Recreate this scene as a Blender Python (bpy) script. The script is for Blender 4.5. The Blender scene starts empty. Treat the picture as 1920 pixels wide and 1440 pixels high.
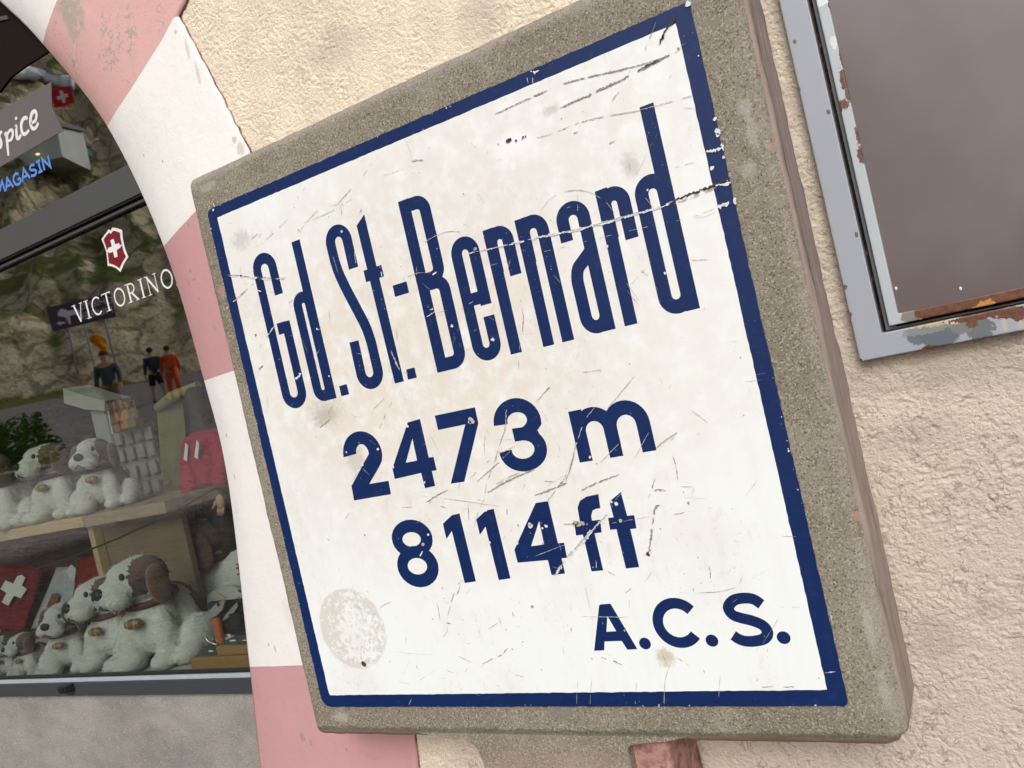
import bpy, bmesh, math, random
import numpy as np
from mathutils import Vector, Matrix
from mathutils.geometry import tessellate_polygon

random.seed(7); RNG = np.random.default_rng(7)
SC = bpy.context.scene
COL = SC.collection
PI = math.pi

# ------------------------------------------------------------------ camera
F_PX, YAW, PITCH, ROLL = 1553.0, 0.5070793713708058, -0.013215475204891407, -0.22687504992799717
CAM = np.array([0.0, -0.99984436, 0.0])          # eye level is z = 0, the street is 1.55 m below
_f = np.array([-math.sin(YAW)*math.cos(PITCH), math.cos(YAW)*math.cos(PITCH), math.sin(PITCH)])
_r = np.array([math.cos(YAW), math.sin(YAW), 0.0]); _u = np.cross(_r, _f)
_R = _r*math.cos(ROLL)+_u*math.sin(ROLL); _U = -_r*math.sin(ROLL)+_u*math.cos(ROLL)
cd = bpy.data.cameras.new('camera'); cam = bpy.data.objects.new('camera', cd); COL.objects.link(cam)
cam.matrix_world = Matrix(((_R[0], _U[0], -_f[0], CAM[0]), (_R[1], _U[1], -_f[1], CAM[1]), (_R[2], _U[2], -_f[2], CAM[2]), (0, 0, 0, 1)))
cd.sensor_width = 36; cd.lens = 36*F_PX/1920; cd.clip_start = 0.05; cd.clip_end = 3000
SC.camera = cam

# ------------------------------------------------------------------ sky and sun (bright overcast)
SUN_TO = Vector((0.30, -0.84, 0.58)).normalized()
SUN_EL = math.asin(SUN_TO.z); SUN_ROT = math.atan2(SUN_TO.x, SUN_TO.y)
w = bpy.data.worlds.new('World'); SC.world = w; w.use_nodes = True
wn = w.node_tree.nodes; wn.clear()
sky = wn.new('ShaderNodeTexSky'); sky.sky_type = 'NISHITA'; sky.sun_disc = False
sky.sun_elevation = SUN_EL; sky.sun_rotation = SUN_ROT; sky.dust_density = 3.0; sky.air_density = 1.0; sky.ozone_density = 1.0
hs = wn.new('ShaderNodeHueSaturation'); hs.inputs['Saturation'].default_value = 0.38
bg = wn.new('ShaderNodeBackground'); bg.inputs['Strength'].default_value = 0.15
wo = wn.new('ShaderNodeOutputWorld')
w.node_tree.links.new(sky.outputs[0], hs.inputs['Color']); w.node_tree.links.new(hs.outputs[0], bg.inputs[0]); w.node_tree.links.new(bg.outputs[0], wo.inputs[0])
sd = bpy.data.lights.new('sun', 'SUN'); sun = bpy.data.objects.new('sun', sd); COL.objects.link(sun)
sd.energy = 1.3; sd.angle = math.radians(26); sd.color = (1.0, 0.99, 0.975)
sun.rotation_euler = (-SUN_TO).to_track_quat('-Z', 'Y').to_euler()
SC.view_settings.view_transform = 'Standard'; SC.view_settings.look = 'None'
SC.view_settings.gamma = 1.0; SC.view_settings.use_curve_mapping = False
SC.view_settings.exposure = 0.15
SC.cycles.max_bounces = 8; SC.cycles.transparent_max_bounces = 12; SC.cycles.caustics_reflective = False

# ------------------------------------------------------------------ helpers
def ray(px, py):
    return _f+_R*((px-960)/F_PX)-_U*((py-720)/F_PX)
def P(px, py, Y):                                  # where the sight line through a photo pixel meets the plane y = Y
    d = ray(px, py); t = (Y-CAM[1])/d[1]; q = CAM+d*t
    return Vector(q)
GLASS_Y = 0.20
def V(px, py, depth):                              # a thing seen mirrored in the shop glass: its true place in the street
    q = CAM+ray(px, py)*depth
    return Vector((q[0], 2*GLASS_Y-q[1], q[2]))

def hash2(ix, iy, seed):
    h = (ix.astype(np.int64)*374761393+iy.astype(np.int64)*668265263+seed*1442695041) & 0xFFFFFFFF
    h = ((h ^ (h >> 13))*1274126177) & 0xFFFFFFFF
    h = (h ^ (h >> 16)) & 0xFFFFFFFF
    return h.astype(np.float64)/4294967295.0
def vnoise(x, y, seed=0):
    x = np.asarray(x, float); y = np.asarray(y, float)
    ix = np.floor(x); iy = np.floor(y); fx = x-ix; fy = y-iy
    fx = fx*fx*fx*(fx*(fx*6-15)+10); fy = fy*fy*fy*(fy*(fy*6-15)+10)
    a = hash2(ix, iy, seed); b = hash2(ix+1, iy, seed); c = hash2(ix, iy+1, seed); d = hash2(ix+1, iy+1, seed)
    return (a*(1-fx)+b*fx)*(1-fy)+(c*(1-fx)+d*fx)*fy
def fbm(x, y, octv=4, seed=0, gain=0.5):
    s = 0; amp = 1; tot = 0
    for o in range(octv):
        s = s+amp*vnoise(x*2**o+17.3*o, y*2**o-9.1*o, seed+o); tot += amp; amp *= gain
    return s/tot-0.5

def mesh_np(name, verts, faces, smooth=True):
    verts = np.asarray(verts, np.float32); faces = np.asarray(faces, np.int32)
    me = bpy.data.meshes.new(name); n = faces.shape[1]
    me.vertices.add(len(verts)); me.vertices.foreach_set('co', verts.ravel())
    me.loops.add(faces.size); me.loops.foreach_set('vertex_index', faces.ravel())
    me.polygons.add(len(faces)); me.polygons.foreach_set('loop_start', np.arange(0, faces.size, n, dtype=np.int32))
    me.polygons.foreach_set('loop_total', np.full(len(faces), n, np.int32))
    me.polygons.foreach_set('use_smooth', np.full(len(faces), smooth, bool))
    me.update(calc_edges=True); me.validate()
    return me
def grid_mesh(name, X, Y, Z, smooth=True):
    n, m = X.shape
    v = np.stack([X.ravel(), Y.ravel(), Z.ravel()], 1)
    i = np.arange(n*m).reshape(n, m)
    q = np.stack([i[:-1, :-1].ravel(), i[:-1, 1:].ravel(), i[1:, 1:].ravel(), i[1:, :-1].ravel()], 1)
    return mesh_np(name, v, q, smooth)

def empty(name, loc, label, cat, group=None):
    o = bpy.data.objects.new(name, None); COL.objects.link(o); o.location = loc; o.empty_display_size = 0.1
    o['label'] = label; o['category'] = cat
    if group: o['group'] = group
    return o
def tag(o, label, cat, group=None):
    o['label'] = label; o['category'] = cat
    if group: o['group'] = group
    return o
def world_of(o):
    m = Matrix.LocRotScale(o.location, o.rotation_euler, o.scale)
    if o.parent: m = world_of(o.parent) @ o.matrix_parent_inverse @ m
    return m
def obj(name, me, m=None, parent=None, kind=None):        # mesh given in world coordinates
    if isinstance(me, bmesh.types.BMesh):
        b = me; me = bpy.data.meshes.new(name); b.normal_update(); b.to_mesh(me); b.free()
    o = bpy.data.objects.new(name, me); COL.objects.link(o)
    if m is not None and len(me.materials) == 0: me.materials.append(m)
    if parent is not None:
        o.parent = parent; o.matrix_parent_inverse = world_of(parent).inverted()
    if kind: o['kind'] = kind
    return o
def smooth(me, angle=None):
    if isinstance(me, bmesh.types.BMesh):
        for f in me.faces: f.smooth = True
    else:
        me.polygons.foreach_set('use_smooth', np.full(len(me.polygons), True, bool))
    return me

def bx(bm, lo, hi, bev=0.0):
    lo = Vector(lo); hi = Vector(hi)
    r = bmesh.ops.create_cube(bm, size=1.0, matrix=Matrix.Translation((lo+hi)/2) @ Matrix.Diagonal(Vector((hi.x-lo.x, hi.y-lo.y, hi.z-lo.z, 1))))
    if bev:
        es = list({e for v in r['verts'] for e in v.link_edges})
        bmesh.ops.bevel(bm, geom=es, offset=bev, segments=2, affect='EDGES', profile=0.6)
    return bm
def box(lo, hi, bev=0.0):
    return bx(bmesh.new(), lo, hi, bev)
def prism(bm, loops, axis_pts):
    """loops: list of 2D loops (outer, holes); axis_pts(u,v,h)->Vector; adds front at h=1 and sides to h=0"""
    pts = [p for lp in loops for p in lp]
    tris = tessellate_polygon([[Vector((p[0], p[1], 0)) for p in lp] for lp in loops])
    front = [bm.verts.new(axis_pts(p[0], p[1], 1)) for p in pts]
    back = [bm.verts.new(axis_pts(p[0], p[1], 0)) for p in pts]
    for t in tris:
        a, b, c = t
        area = (pts[b][0]-pts[a][0])*(pts[c][1]-pts[a][1])-(pts[b][1]-pts[a][1])*(pts[c][0]-pts[a][0])
        if abs(area) < 1e-12: continue
        if area < 0: a, b, c = a, c, b
        try: bm.faces.new((front[a], front[b], front[c])); bm.faces.new((back[a], back[c], back[b]))
        except ValueError: pass
    k = 0
    for li, lp in enumerate(loops):
        n = len(lp)
        ar = sum(lp[i][0]*lp[(i+1) % n][1]-lp[(i+1) % n][0]*lp[i][1] for i in range(n))
        for i in range(n):
            a, b = k+i, k+(i+1) % n
            fwd = (ar > 0) == (li == 0)
            try:
                if fwd: bm.faces.new((front[b], front[a], back[a], back[b]))
                else: bm.faces.new((front[a], front[b], back[b], back[a]))
            except ValueError: pass
        k += n
    return bm
def tube(bm, pts, rad, n=8):
    pts = [Vector(p) for p in pts]; rings = []
    for i, p in enumerate(pts):
        t = (pts[min(i+1, len(pts)-1)]-pts[max(i-1, 0)]).normalized()
        a = t.orthogonal().normalized() if i == 0 else (a-t*a.dot(t)).normalized()
        b = t.cross(a); r = rad[i] if isinstance(rad, (list, tuple)) else rad
        rings.append([bm.verts.new(p+(a*math.cos(2*PI*k/n)+b*math.sin(2*PI*k/n))*r) for k in range(n)])
    for q, s in zip(rings, rings[1:]):
        for k in range(n): bm.faces.new((q[k], q[(k+1) % n], s[(k+1) % n], s[k])).smooth = True
    bm.faces.new(rings[0][::-1]); bm.faces.new(rings[-1])
    return bm
def ball(bm, c, r, seg=14, rot=None):
    M = Matrix.Translation(c)
    if rot is not None: M = M @ rot.to_4x4()
    M = M @ Matrix.Diagonal(Vector((r[0], r[1], r[2], 1)))
    res = bmesh.ops.create_uvsphere(bm, u_segments=seg, v_segments=max(6, seg*2//3), radius=1, matrix=M)
    for v in res['verts']:
        for f in v.link_faces: f.smooth = True
    return bm
def catmull(pts, n=8, closed=False):
    pts = [np.array(p, float) for p in pts]; out = []; N = len(pts)
    rng = range(N) if closed else range(N-1)
    for i in rng:
        p0 = pts[(i-1) % N] if closed or i > 0 else 2*pts[0]-pts[1]
        p1 = pts[i]; p2 = pts[(i+1) % N]
        p3 = pts[(i+2) % N] if closed or i+2 < N else 2*pts[-1]-pts[-2]
        for k in range(n):
            t = k/n
            out.append(0.5*((2*p1)+(-p0+p2)*t+(2*p0-5*p1+4*p2-p3)*t*t+(-p0+3*p1-3*p2+p3)*t**3))
    if not closed: out.append(pts[-1])
    return [tuple(p) for p in out]

# ------------------------------------------------------------------ material graph helper
class G:
    def __init__(s, name, rough=0.6, spec=0.5):
        s.m = bpy.data.materials.new(name); s.m.use_nodes = True; s.t = s.m.node_tree; s.n = s.t.nodes; s.l = s.t.links
        s.b = s.n['Principled BSDF']; s.b.inputs['Roughness'].default_value = rough; s.b.inputs['Specular IOR Level'].default_value = spec
        s.co = s.n.new('ShaderNodeTexCoord').outputs['Object']
    def lk(s, a, sock):
        if isinstance(a, (int, float)): sock.default_value = a
        elif isinstance(a, tuple): sock.default_value = (*a, 1) if len(a) == 3 and sock.type == 'RGBA' else a
        else: s.l.new(a, sock)
    def math(s, op, a, b=0.0, c=None, clamp=False):
        n = s.n.new('ShaderNodeMath'); n.operation = op; n.use_clamp = clamp
        s.lk(a, n.inputs[0]); s.lk(b, n.inputs[1])
        if c is not None: s.lk(c, n.inputs[2])
        return n.outputs[0]
    def xyz(s, v=None):
        n = s.n.new('ShaderNodeSeparateXYZ'); s.l.new(v or s.co, n.inputs[0]); return n.outputs
    def mapv(s, sc, rot=(0, 0, 0), loc=(0, 0, 0)):
        n = s.n.new('ShaderNodeMapping'); s.l.new(s.co, n.inputs[0]); n.inputs['Scale'].default_value = sc; n.inputs['Rotation'].default_value = rot; n.inputs['Location'].default_value = loc
        return n.outputs[0]
    def noise(s, scale, detail=4, rough=0.55, vec=None, dist=0.0):
        n = s.n.new('ShaderNodeTexNoise'); s.l.new(vec or s.co, n.inputs['Vector']); n.inputs['Scale'].default_value = scale
        n.inputs['Detail'].default_value = detail; n.inputs['Roughness'].default_value = rough; n.inputs['Distortion'].default_value = dist
        return n.outputs['Fac']
    def voro(s, scale, feat='F1', vec=None, out='Distance', rand=1.0):
        n = s.n.new('ShaderNodeTexVoronoi'); n.feature = feat; s.l.new(vec or s.co, n.inputs['Vector']); n.inputs['Scale'].default_value = scale; n.inputs['Randomness'].default_value = rand
        return n.outputs[out]
    def step(s, x, a, b):                          # smooth 0..1 between a and b
        n = s.n.new('ShaderNodeMapRange'); n.interpolation_type = 'SMOOTHSTEP'; s.lk(x, n.inputs[0])
        lo, hi, o0, o1 = (a, b, 0, 1) if a < b else (b, a, 1, 0)
        n.inputs[1].default_value = lo; n.inputs[2].default_value = hi; n.inputs[3].default_value = o0; n.inputs[4].default_value = o1
        return n.outputs[0]
    def mix(s, f, a, b, mode='MIX'):
        n = s.n.new('ShaderNodeMix'); n.data_type = 'RGBA'; n.blend_type = mode
        s.lk(f, n.inputs[0]); s.lk(a, n.inputs[6]); s.lk(b, n.inputs[7]); return n.outputs[2]
    def ramp(s, f, stops):
        n = s.n.new('ShaderNodeValToRGB'); s.l.new(f, n.inputs[0]); e = n.color_ramp.elements
        while len(e) < len(stops): e.new(0.5)
        for k, (p, c) in enumerate(stops): e[k].position = p; e[k].color = (*c, 1)
        return n.outputs[0]
    def blob(s, cx, cz, rx, rz, amt=0.5, nscale=60, soft=0.15, ang=0.0):   # ragged-edged patch in the x-z plane
        x, y, z = s.xyz()
        dx = s.math('SUBTRACT', x, cx); dz = s.math('SUBTRACT', z, cz)
        c, q = math.cos(ang), math.sin(ang)
        u = s.math('DIVIDE', s.math('ADD', s.math('MULTIPLY', dx, c), s.math('MULTIPLY', dz, q)), rx)
        v = s.math('DIVIDE', s.math('SUBTRACT', s.math('MULTIPLY', dz, c), s.math('MULTIPLY', dx, q)), rz)
        d = s.math('SQRT', s.math('ADD', s.math('MULTIPLY', u, u), s.math('MULTIPLY', v, v)))
        if amt: d = s.math('ADD', d, s.math('MULTIPLY', s.math('SUBTRACT', s.noise(nscale, 3), 0.5), amt*2))
        return s.step(d, 1+soft, 1-soft)
    def col(s, c): s.lk(c, s.b.inputs['Base Color']); return s
    def rough(s, r): s.lk(r, s.b.inputs['Roughness']); return s
    def bump(s, h, strength=0.5, dist=0.002):
        n = s.n.new('ShaderNodeBump'); s.lk(h, n.inputs['Height']); n.inputs['Strength'].default_value = strength; n.inputs['Distance'].default_value = dist
        s.l.new(n.outputs[0], s.b.inputs['Normal']); return s
def plain(name, c, rough=0.6, spec=0.4, var=0.12, nscale=30, metal=0.0, bump=0.0, bscale=200):
    g = G(name, rough, spec)
    k = g.noise(nscale, 5)
    g.col(g.mix(k, tuple(x*(1-var) for x in c), tuple(min(1, x*(1+var)) for x in c)))
    g.b.inputs['Metallic'].default_value = metal
    if bump: g.bump(g.noise(bscale, 3), bump, 0.002)
    return g.m

# ------------------------------------------------------------------ dimensions
WALL_Y = 0.138
PX0, PZ0, PW, PH = -1.04497, -0.47352, 0.83668, 0.85       # enamel plate: left, bottom, width, height
def pl(u, v, h=0.0):                                        # millimetres on the plate -> place
    return Vector((PX0+u/1000, -0.0025-h/1000, PZ0+v/1000))
def mm(px, py):
    q = P(px, py, -0.003); return ((q.x-PX0)*1000, (q.z-PZ0)*1000)
CROP = {'A': (440, 330, 460/1409), 'B': (850, 150, 600/1571), 'C': (600, 700, 700/1920), 'D': (1060, 1060, 560/1920), 'E': (560, 1060, 440/1920), 'F': (700, 0, 750/1920)}
def cp(c, x, y):
    ox, oy, s = CROP[c]; return mm(ox+x*s, oy+y*s)

# ================================================================== MATERIALS
def m_stucco():
    g = G('cream_stucco', 0.93, 0.2); x, y, z = g.xyz()
    big = g.noise(2.2, 3); mid = g.noise(14, 5, 0.6); fine = g.noise(150, 4, 0.65)
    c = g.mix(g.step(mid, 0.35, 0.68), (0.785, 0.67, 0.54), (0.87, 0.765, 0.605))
    # light's fall-off to the lower right painted in, plus the wall's yellow-to-grey shift
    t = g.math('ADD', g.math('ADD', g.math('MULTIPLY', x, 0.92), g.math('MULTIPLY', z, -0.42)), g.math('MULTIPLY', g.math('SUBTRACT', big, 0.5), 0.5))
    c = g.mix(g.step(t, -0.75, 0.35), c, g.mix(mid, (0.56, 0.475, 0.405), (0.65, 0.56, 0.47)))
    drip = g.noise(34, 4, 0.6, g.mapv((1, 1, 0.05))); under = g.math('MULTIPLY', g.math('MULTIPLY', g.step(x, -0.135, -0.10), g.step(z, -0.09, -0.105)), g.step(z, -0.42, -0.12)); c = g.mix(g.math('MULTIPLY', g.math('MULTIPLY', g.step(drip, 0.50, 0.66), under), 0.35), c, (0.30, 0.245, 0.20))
    hair = g.step(g.math('ABSOLUTE', g.math('SUBTRACT', g.noise(7, 5, 0.6), 0.5)), 0.006, 0.0015); c = g.mix(g.math('MULTIPLY', g.math('MULTIPLY', hair, g.step(big, 0.48, 0.6)), 0.5), c, (0.22, 0.175, 0.13))
    pits = g.step(g.math('ADD', g.voro(210, vec=g.mapv((1, 1, 0.7), (0, 0.5, 0))), g.math('MULTIPLY', g.noise(300, 2), 0.25)), 0.36, 0.20)
    pm = g.math('MULTIPLY', pits, g.step(g.noise(30, 3), 0.44, 0.58))
    c = g.mix(g.math('MULTIPLY', pm, 0.75), c, (0.25, 0.20, 0.145))
    c = g.mix(g.math('MULTIPLY', g.step(g.noise(190, 3, 0.6), 0.60, 0.72), 0.45), c, (0.42, 0.345, 0.25))
    for (px, py, a, b) in ((1850, 1140, .02, .012), (1760, 1190, .03, .03), (1690, 820, .05, .02), (620, 90, .05, .03), (900, 40, .04, .03), (1700, 705, .09, .018), (1860, 690, .08, .02)):
        q = P(px, py, WALL_Y); c = g.mix(g.math('MULTIPLY', g.blob(q.x, q.z, a, b, 0.8, 30, 0.6), 0.35), c, (0.36, 0.31, 0.265))
    scr = g.noise(46, 4, 0.6, g.mapv((1.0, 1.0, 2.6), (0, 0.6, 0)))
    c = g.mix(g.math('MULTIPLY', g.step(scr, 0.66, 0.72), 0.5), c, (0.25, 0.19, 0.13))
    c = g.mix(g.math('MULTIPLY', g.step(fine, 0.62, 0.75), 0.35), c, (0.36, 0.28, 0.2))
    g.col(c).bump(g.math('ADD', fine, g.math('MULTIPLY', g.noise(330, 3, 0.6), 0.9)), 0.9, 0.0038)
    return g.m
def m_concrete(name='sign_concrete', pink=True, under=True):
    g = G(name, 0.92, 0.25); x, y, z = g.xyz()
    gr = g.voro(560, out='Color'); gv = g.n.new('ShaderNodeSeparateColor'); g.l.new(gr, gv.inputs[0])
    n1 = g.noise(9, 5); n2 = g.noise(60, 4); n3 = g.noise(420, 2)
    c = g.mix(g.step(n1, 0.3, 0.7), (0.205, 0.176, 0.132), (0.268, 0.235, 0.185))
    c = g.mix(g.math('MULTIPLY', g.step(gv.outputs[0], 0.70, 0.97), 0.8), c, (0.42, 0.385, 0.315))
    c = g.mix(g.math('MULTIPLY', g.step(gv.outputs[1], 0.78, 0.98), 0.75), c, (0.065, 0.06, 0.048)); pit_ = g.step(g.math('ADD', g.voro(190), g.math('MULTIPLY', n2, 0.3)), 0.27, 0.20); c = g.mix(g.math('MULTIPLY', pit_, 0.7), c, (0.05, 0.045, 0.036))
    c = g.mix(g.math('MULTIPLY', g.step(n2, 0.55, 0.75), 0.35), c, (0.13, 0.118, 0.09))
    c = g.mix(g.math('MULTIPLY', g.step(n3, 0.58, 0.72), 0.5), c, (0.37, 0.335, 0.27))
    # weathered paler rim along the right edge, lighter band along the top edge
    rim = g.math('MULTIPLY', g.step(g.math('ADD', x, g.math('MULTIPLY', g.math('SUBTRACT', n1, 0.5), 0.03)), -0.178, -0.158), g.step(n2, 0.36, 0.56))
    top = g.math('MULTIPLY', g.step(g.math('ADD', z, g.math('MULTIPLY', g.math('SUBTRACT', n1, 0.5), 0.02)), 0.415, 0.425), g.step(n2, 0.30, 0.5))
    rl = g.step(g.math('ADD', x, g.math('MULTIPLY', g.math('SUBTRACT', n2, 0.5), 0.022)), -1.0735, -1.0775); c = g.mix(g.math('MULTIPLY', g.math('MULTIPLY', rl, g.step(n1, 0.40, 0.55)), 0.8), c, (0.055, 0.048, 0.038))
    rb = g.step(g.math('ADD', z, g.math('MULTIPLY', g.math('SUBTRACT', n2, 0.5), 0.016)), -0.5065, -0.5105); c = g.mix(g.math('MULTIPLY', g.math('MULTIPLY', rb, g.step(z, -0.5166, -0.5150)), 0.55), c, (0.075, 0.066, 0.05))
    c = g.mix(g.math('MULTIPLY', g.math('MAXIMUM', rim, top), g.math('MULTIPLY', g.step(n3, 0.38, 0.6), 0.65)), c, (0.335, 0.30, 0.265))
    for (px, py, a, b) in ((1410, 250, .006, .02), (1395, 200, .008, .010), (1405, 320, .008, .010), (640, 1345, .016, .008), (390, 350, .02, .006), (1655, 1290, .006, .02), (1630, 1180, .005, .03)):
        q = P(px, py, 0); c = g.mix(g.math('MULTIPLY', g.blob(q.x, q.z, a, b, 1.0, 160, 0.5), 0.6), c, (0.42, 0.39, 0.355))
    q = P(1055, 1335, 0); c = g.mix(g.math('MULTIPLY', g.blob(q.x, q.z, .022, .009, 0.9, 120, 0.4), 0.6), c, (0.20, 0.195, 0.19))
    st = g.noise(24, 5, 0.65); c = g.mix(g.math('MULTIPLY', g.step(st, 0.56, 0.72), 0.35), c, (0.115, 0.105, 0.082)); c = g.mix(g.math('MULTIPLY', g.step(g.noise(18, 4, 0.6), 0.58, 0.7), 0.3), c, (0.31, 0.29, 0.25))
    pkz = g.step(g.math('ADD', z, g.math('MULTIPLY', g.math('SUBTRACT', n2, 0.5), 0.05)), -0.520, -0.590)
    c = g.mix(g.math('MULTIPLY', g.math('MULTIPLY', pkz, g.step(n1, 0.30, 0.55)), g.math('MULTIPLY', g.step(n3, 0.35, 0.55), 0.85)), c, (0.40, 0.265, 0.235))
    if pink:   # splashes of the wall's pink paint
        for (px, py, a, b) in ((422, 640, .008, .016), (437, 715, .007, .014), (415, 545, .006, .010), (1453, 268, .010, .003), (1605, 970, .003, .005)):
            q = P(px, py, 0); c = g.mix(g.math('MULTIPLY', g.blob(q.x, q.z, a, b, 0.9, 80), 0.75), c, (0.46, 0.225, 0.185))
        side = g.math('MULTIPLY', g.step(x, -0.1515, -0.150), 1.0)
        st = g.noise(60, 4, 0.6, g.mapv((1, 1.0, 0.06)))
        sc = g.ramp(st, [(0.28, (0.10, 0.085, 0.075)), (0.38, (0.24, 0.205, 0.18)), (0.48, (0.33, 0.27, 0.235)), (0.55, (0.36, 0.265, 0.235)), (0.63, (0.30, 0.265, 0.24)), (0.75, (0.20, 0.18, 0.16))])
        c = g.mix(side, c, sc)
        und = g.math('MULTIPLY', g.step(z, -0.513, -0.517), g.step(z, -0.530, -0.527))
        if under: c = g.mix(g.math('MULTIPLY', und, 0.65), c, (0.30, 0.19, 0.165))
    g.col(c).bump(g.math('ADD', g.math('MULTIPLY', n3, 0.6), g.math('ADD', g.math('MULTIPLY', gv.outputs[0], 0.25), g.math('MULTIPLY', n2, 0.6))), 0.6, 0.0022)
    return g.m
def m_paint(name, c, dark, worn=0.0, pits=0.5, spots=()):
    g = G(name, 0.8, 0.3)
    n1 = g.noise(5, 4); n2 = g.noise(45, 5, 0.6); n3 = g.noise(260, 3)
    k = g.mix(n1, tuple(v*0.93 for v in c), tuple(min(1, v*1.04) for v in c))
    k = g.mix(g.math('MULTIPLY', g.step(n2, 0.5, 0.8), 0.35), k, tuple(v*0.86 for v in c))
    pit = g.math('MULTIPLY', g.step(g.voro(160), 0.17, 0.08), g.step(g.noise(13, 2), 0.50, 0.62))
    k = g.mix(g.math('MULTIPLY', pit, pits), k, dark)
    pore = g.step(g.math('ADD', g.voro(330), g.math('MULTIPLY', g.noise(60, 3), 0.5)), 0.36, 0.26); k = g.mix(g.math('MULTIPLY', pore, 0.35), k, tuple(v*0.62 for v in c))
    strk = g.noise(22, 5, 0.65, g.mapv((2.2, 1, 0.5), (0, 0.25, 0))); k = g.mix(g.math('MULTIPLY', g.step(strk, 0.52, 0.75), 0.3), k, tuple(v*0.84 for v in c))
    for (px, py, a, b, amt_, cc_) in spots:
        q = P(px, py, WALL_Y-0.008); k = g.mix(g.math('MULTIPLY', g.blob(q.x, q.z, a, b, 0.8, 170, 0.3), amt_), k, cc_)
    if worn:
        for (px, py, a, b, ang) in ((135, 25, .035, .055, 0.2), (238, 55, .025, .05, -0.2), (200, 110, .03, .03, 0.4), (128, 118, .018, .025, 0), (300, 35, .012, .03, -.3), (208, 70, .03, .05, 0)):
            q = P(px, py, WALL_Y-0.008)
            bl = g.math('MULTIPLY', g.blob(q.x, q.z, a, b, 0.75, 22, 0.35, ang), g.step(g.noise(120, 4, 0.65), 0.52, 0.60) if px not in (135,) else g.step(n2, 0.30, 0.5))
            k = g.mix(g.math('MULTIPLY', bl, worn), k, (0.37, 0.335, 0.28))
        sp = g.math('MULTIPLY', g.step(g.noise(130, 3, 0.6), 0.60, 0.66), g.step(g.noise(9, 2), 0.48, 0.6))
        k = g.mix(g.math('MULTIPLY', sp, 0.6), k, (0.30, 0.25, 0.21))
    g.col(k).bump(g.math('ADD', g.math('MULTIPLY', n2, 0.8), g.math('MULTIPLY', n3, 0.35)), 0.45, 0.003)
    return g.m
M = {}
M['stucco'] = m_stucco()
M['concrete'] = m_concrete()
M['post'] = m_concrete('post_concrete', True, False)
M['pink_up'] = m_paint('pink_paint_worn', (0.66, 0.395, 0.365), (0.30, 0.24, 0.2), worn=0.9, pits=0.6)
M['pink'] = m_paint('pink_paint', (0.55, 0.30, 0.308), (0.33, 0.21, 0.18), pits=0.35, spots=((563, 1386, .007, .009, .9, (0.34, 0.27, 0.21)), (580, 1395, .004, .006, .8, (0.34, 0.25, 0.2)), (650, 1405, .003, .004, .7, (0.36, 0.2, 0.18)), (700, 1420, .02, .004, .3, (0.42, 0.22, 0.22)), (347, 421, .003, .005, .7, (0.3, 0.2, 0.17)), (345, 508, .004, .004, .7, (0.3, 0.2, 0.17)), (352, 524, .007, .003, .6, (0.36, 0.2, 0.17)), (338, 530, .004, .006, .6, (0.36, 0.2, 0.17)), (362, 560, .003, .004, .6, (0.36, 0.2, 0.18)), (395, 615, .004, .008, .5, (0.4, 0.22, 0.21)), (600, 1360, .006, .012, .5, (0.42, 0.22, 0.2))))
M['white_paint'] = m_paint('white_paint', (0.83, 0.795, 0.765), (0.42, 0.37, 0.33), pits=0.45, spots=((352, 92, .004, .02, .5, (0.5, 0.44, 0.4)), (372, 140, .004, .02, .45, (0.45, 0.4, 0.36)), (452, 278, .010, .012, .6, (0.45, 0.41, 0.37)), (440, 262, .006, .006, .6, (0.4, 0.36, 0.33)), (330, 60, .004, .004, .6, (0.4, 0.34, 0.3)), (258, 290, .003, .003, .7, (0.4, 0.35, 0.3)), (300, 302, .002, .003, .7, (0.35, 0.3, 0.26)), (408, 820, .003, .004, .7, (0.4, 0.34, 0.3)), (422, 898, .002, .006, .7, (0.38, 0.33, 0.3)), (506, 1222, .004, .006, .6, (0.45, 0.4, 0.36)), (492, 1215, .003, .004, .6, (0.45, 0.4, 0.36)), (535, 1150, .012, .03, .3, (0.62, 0.56, 0.52))))
def m_edge():
    g = G('dirty_edge', 0.95, 0.1); n = g.noise(45, 4)
    g.col(g.ramp(n, [(0.35, (0.10, 0.055, 0.04)), (0.55, (0.33, 0.20, 0.155)), (0.72, (0.42, 0.32, 0.26))])); g.bump(g.noise(200, 3), 0.6, 0.003); return g.m
M['edge'] = m_edge()
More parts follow.
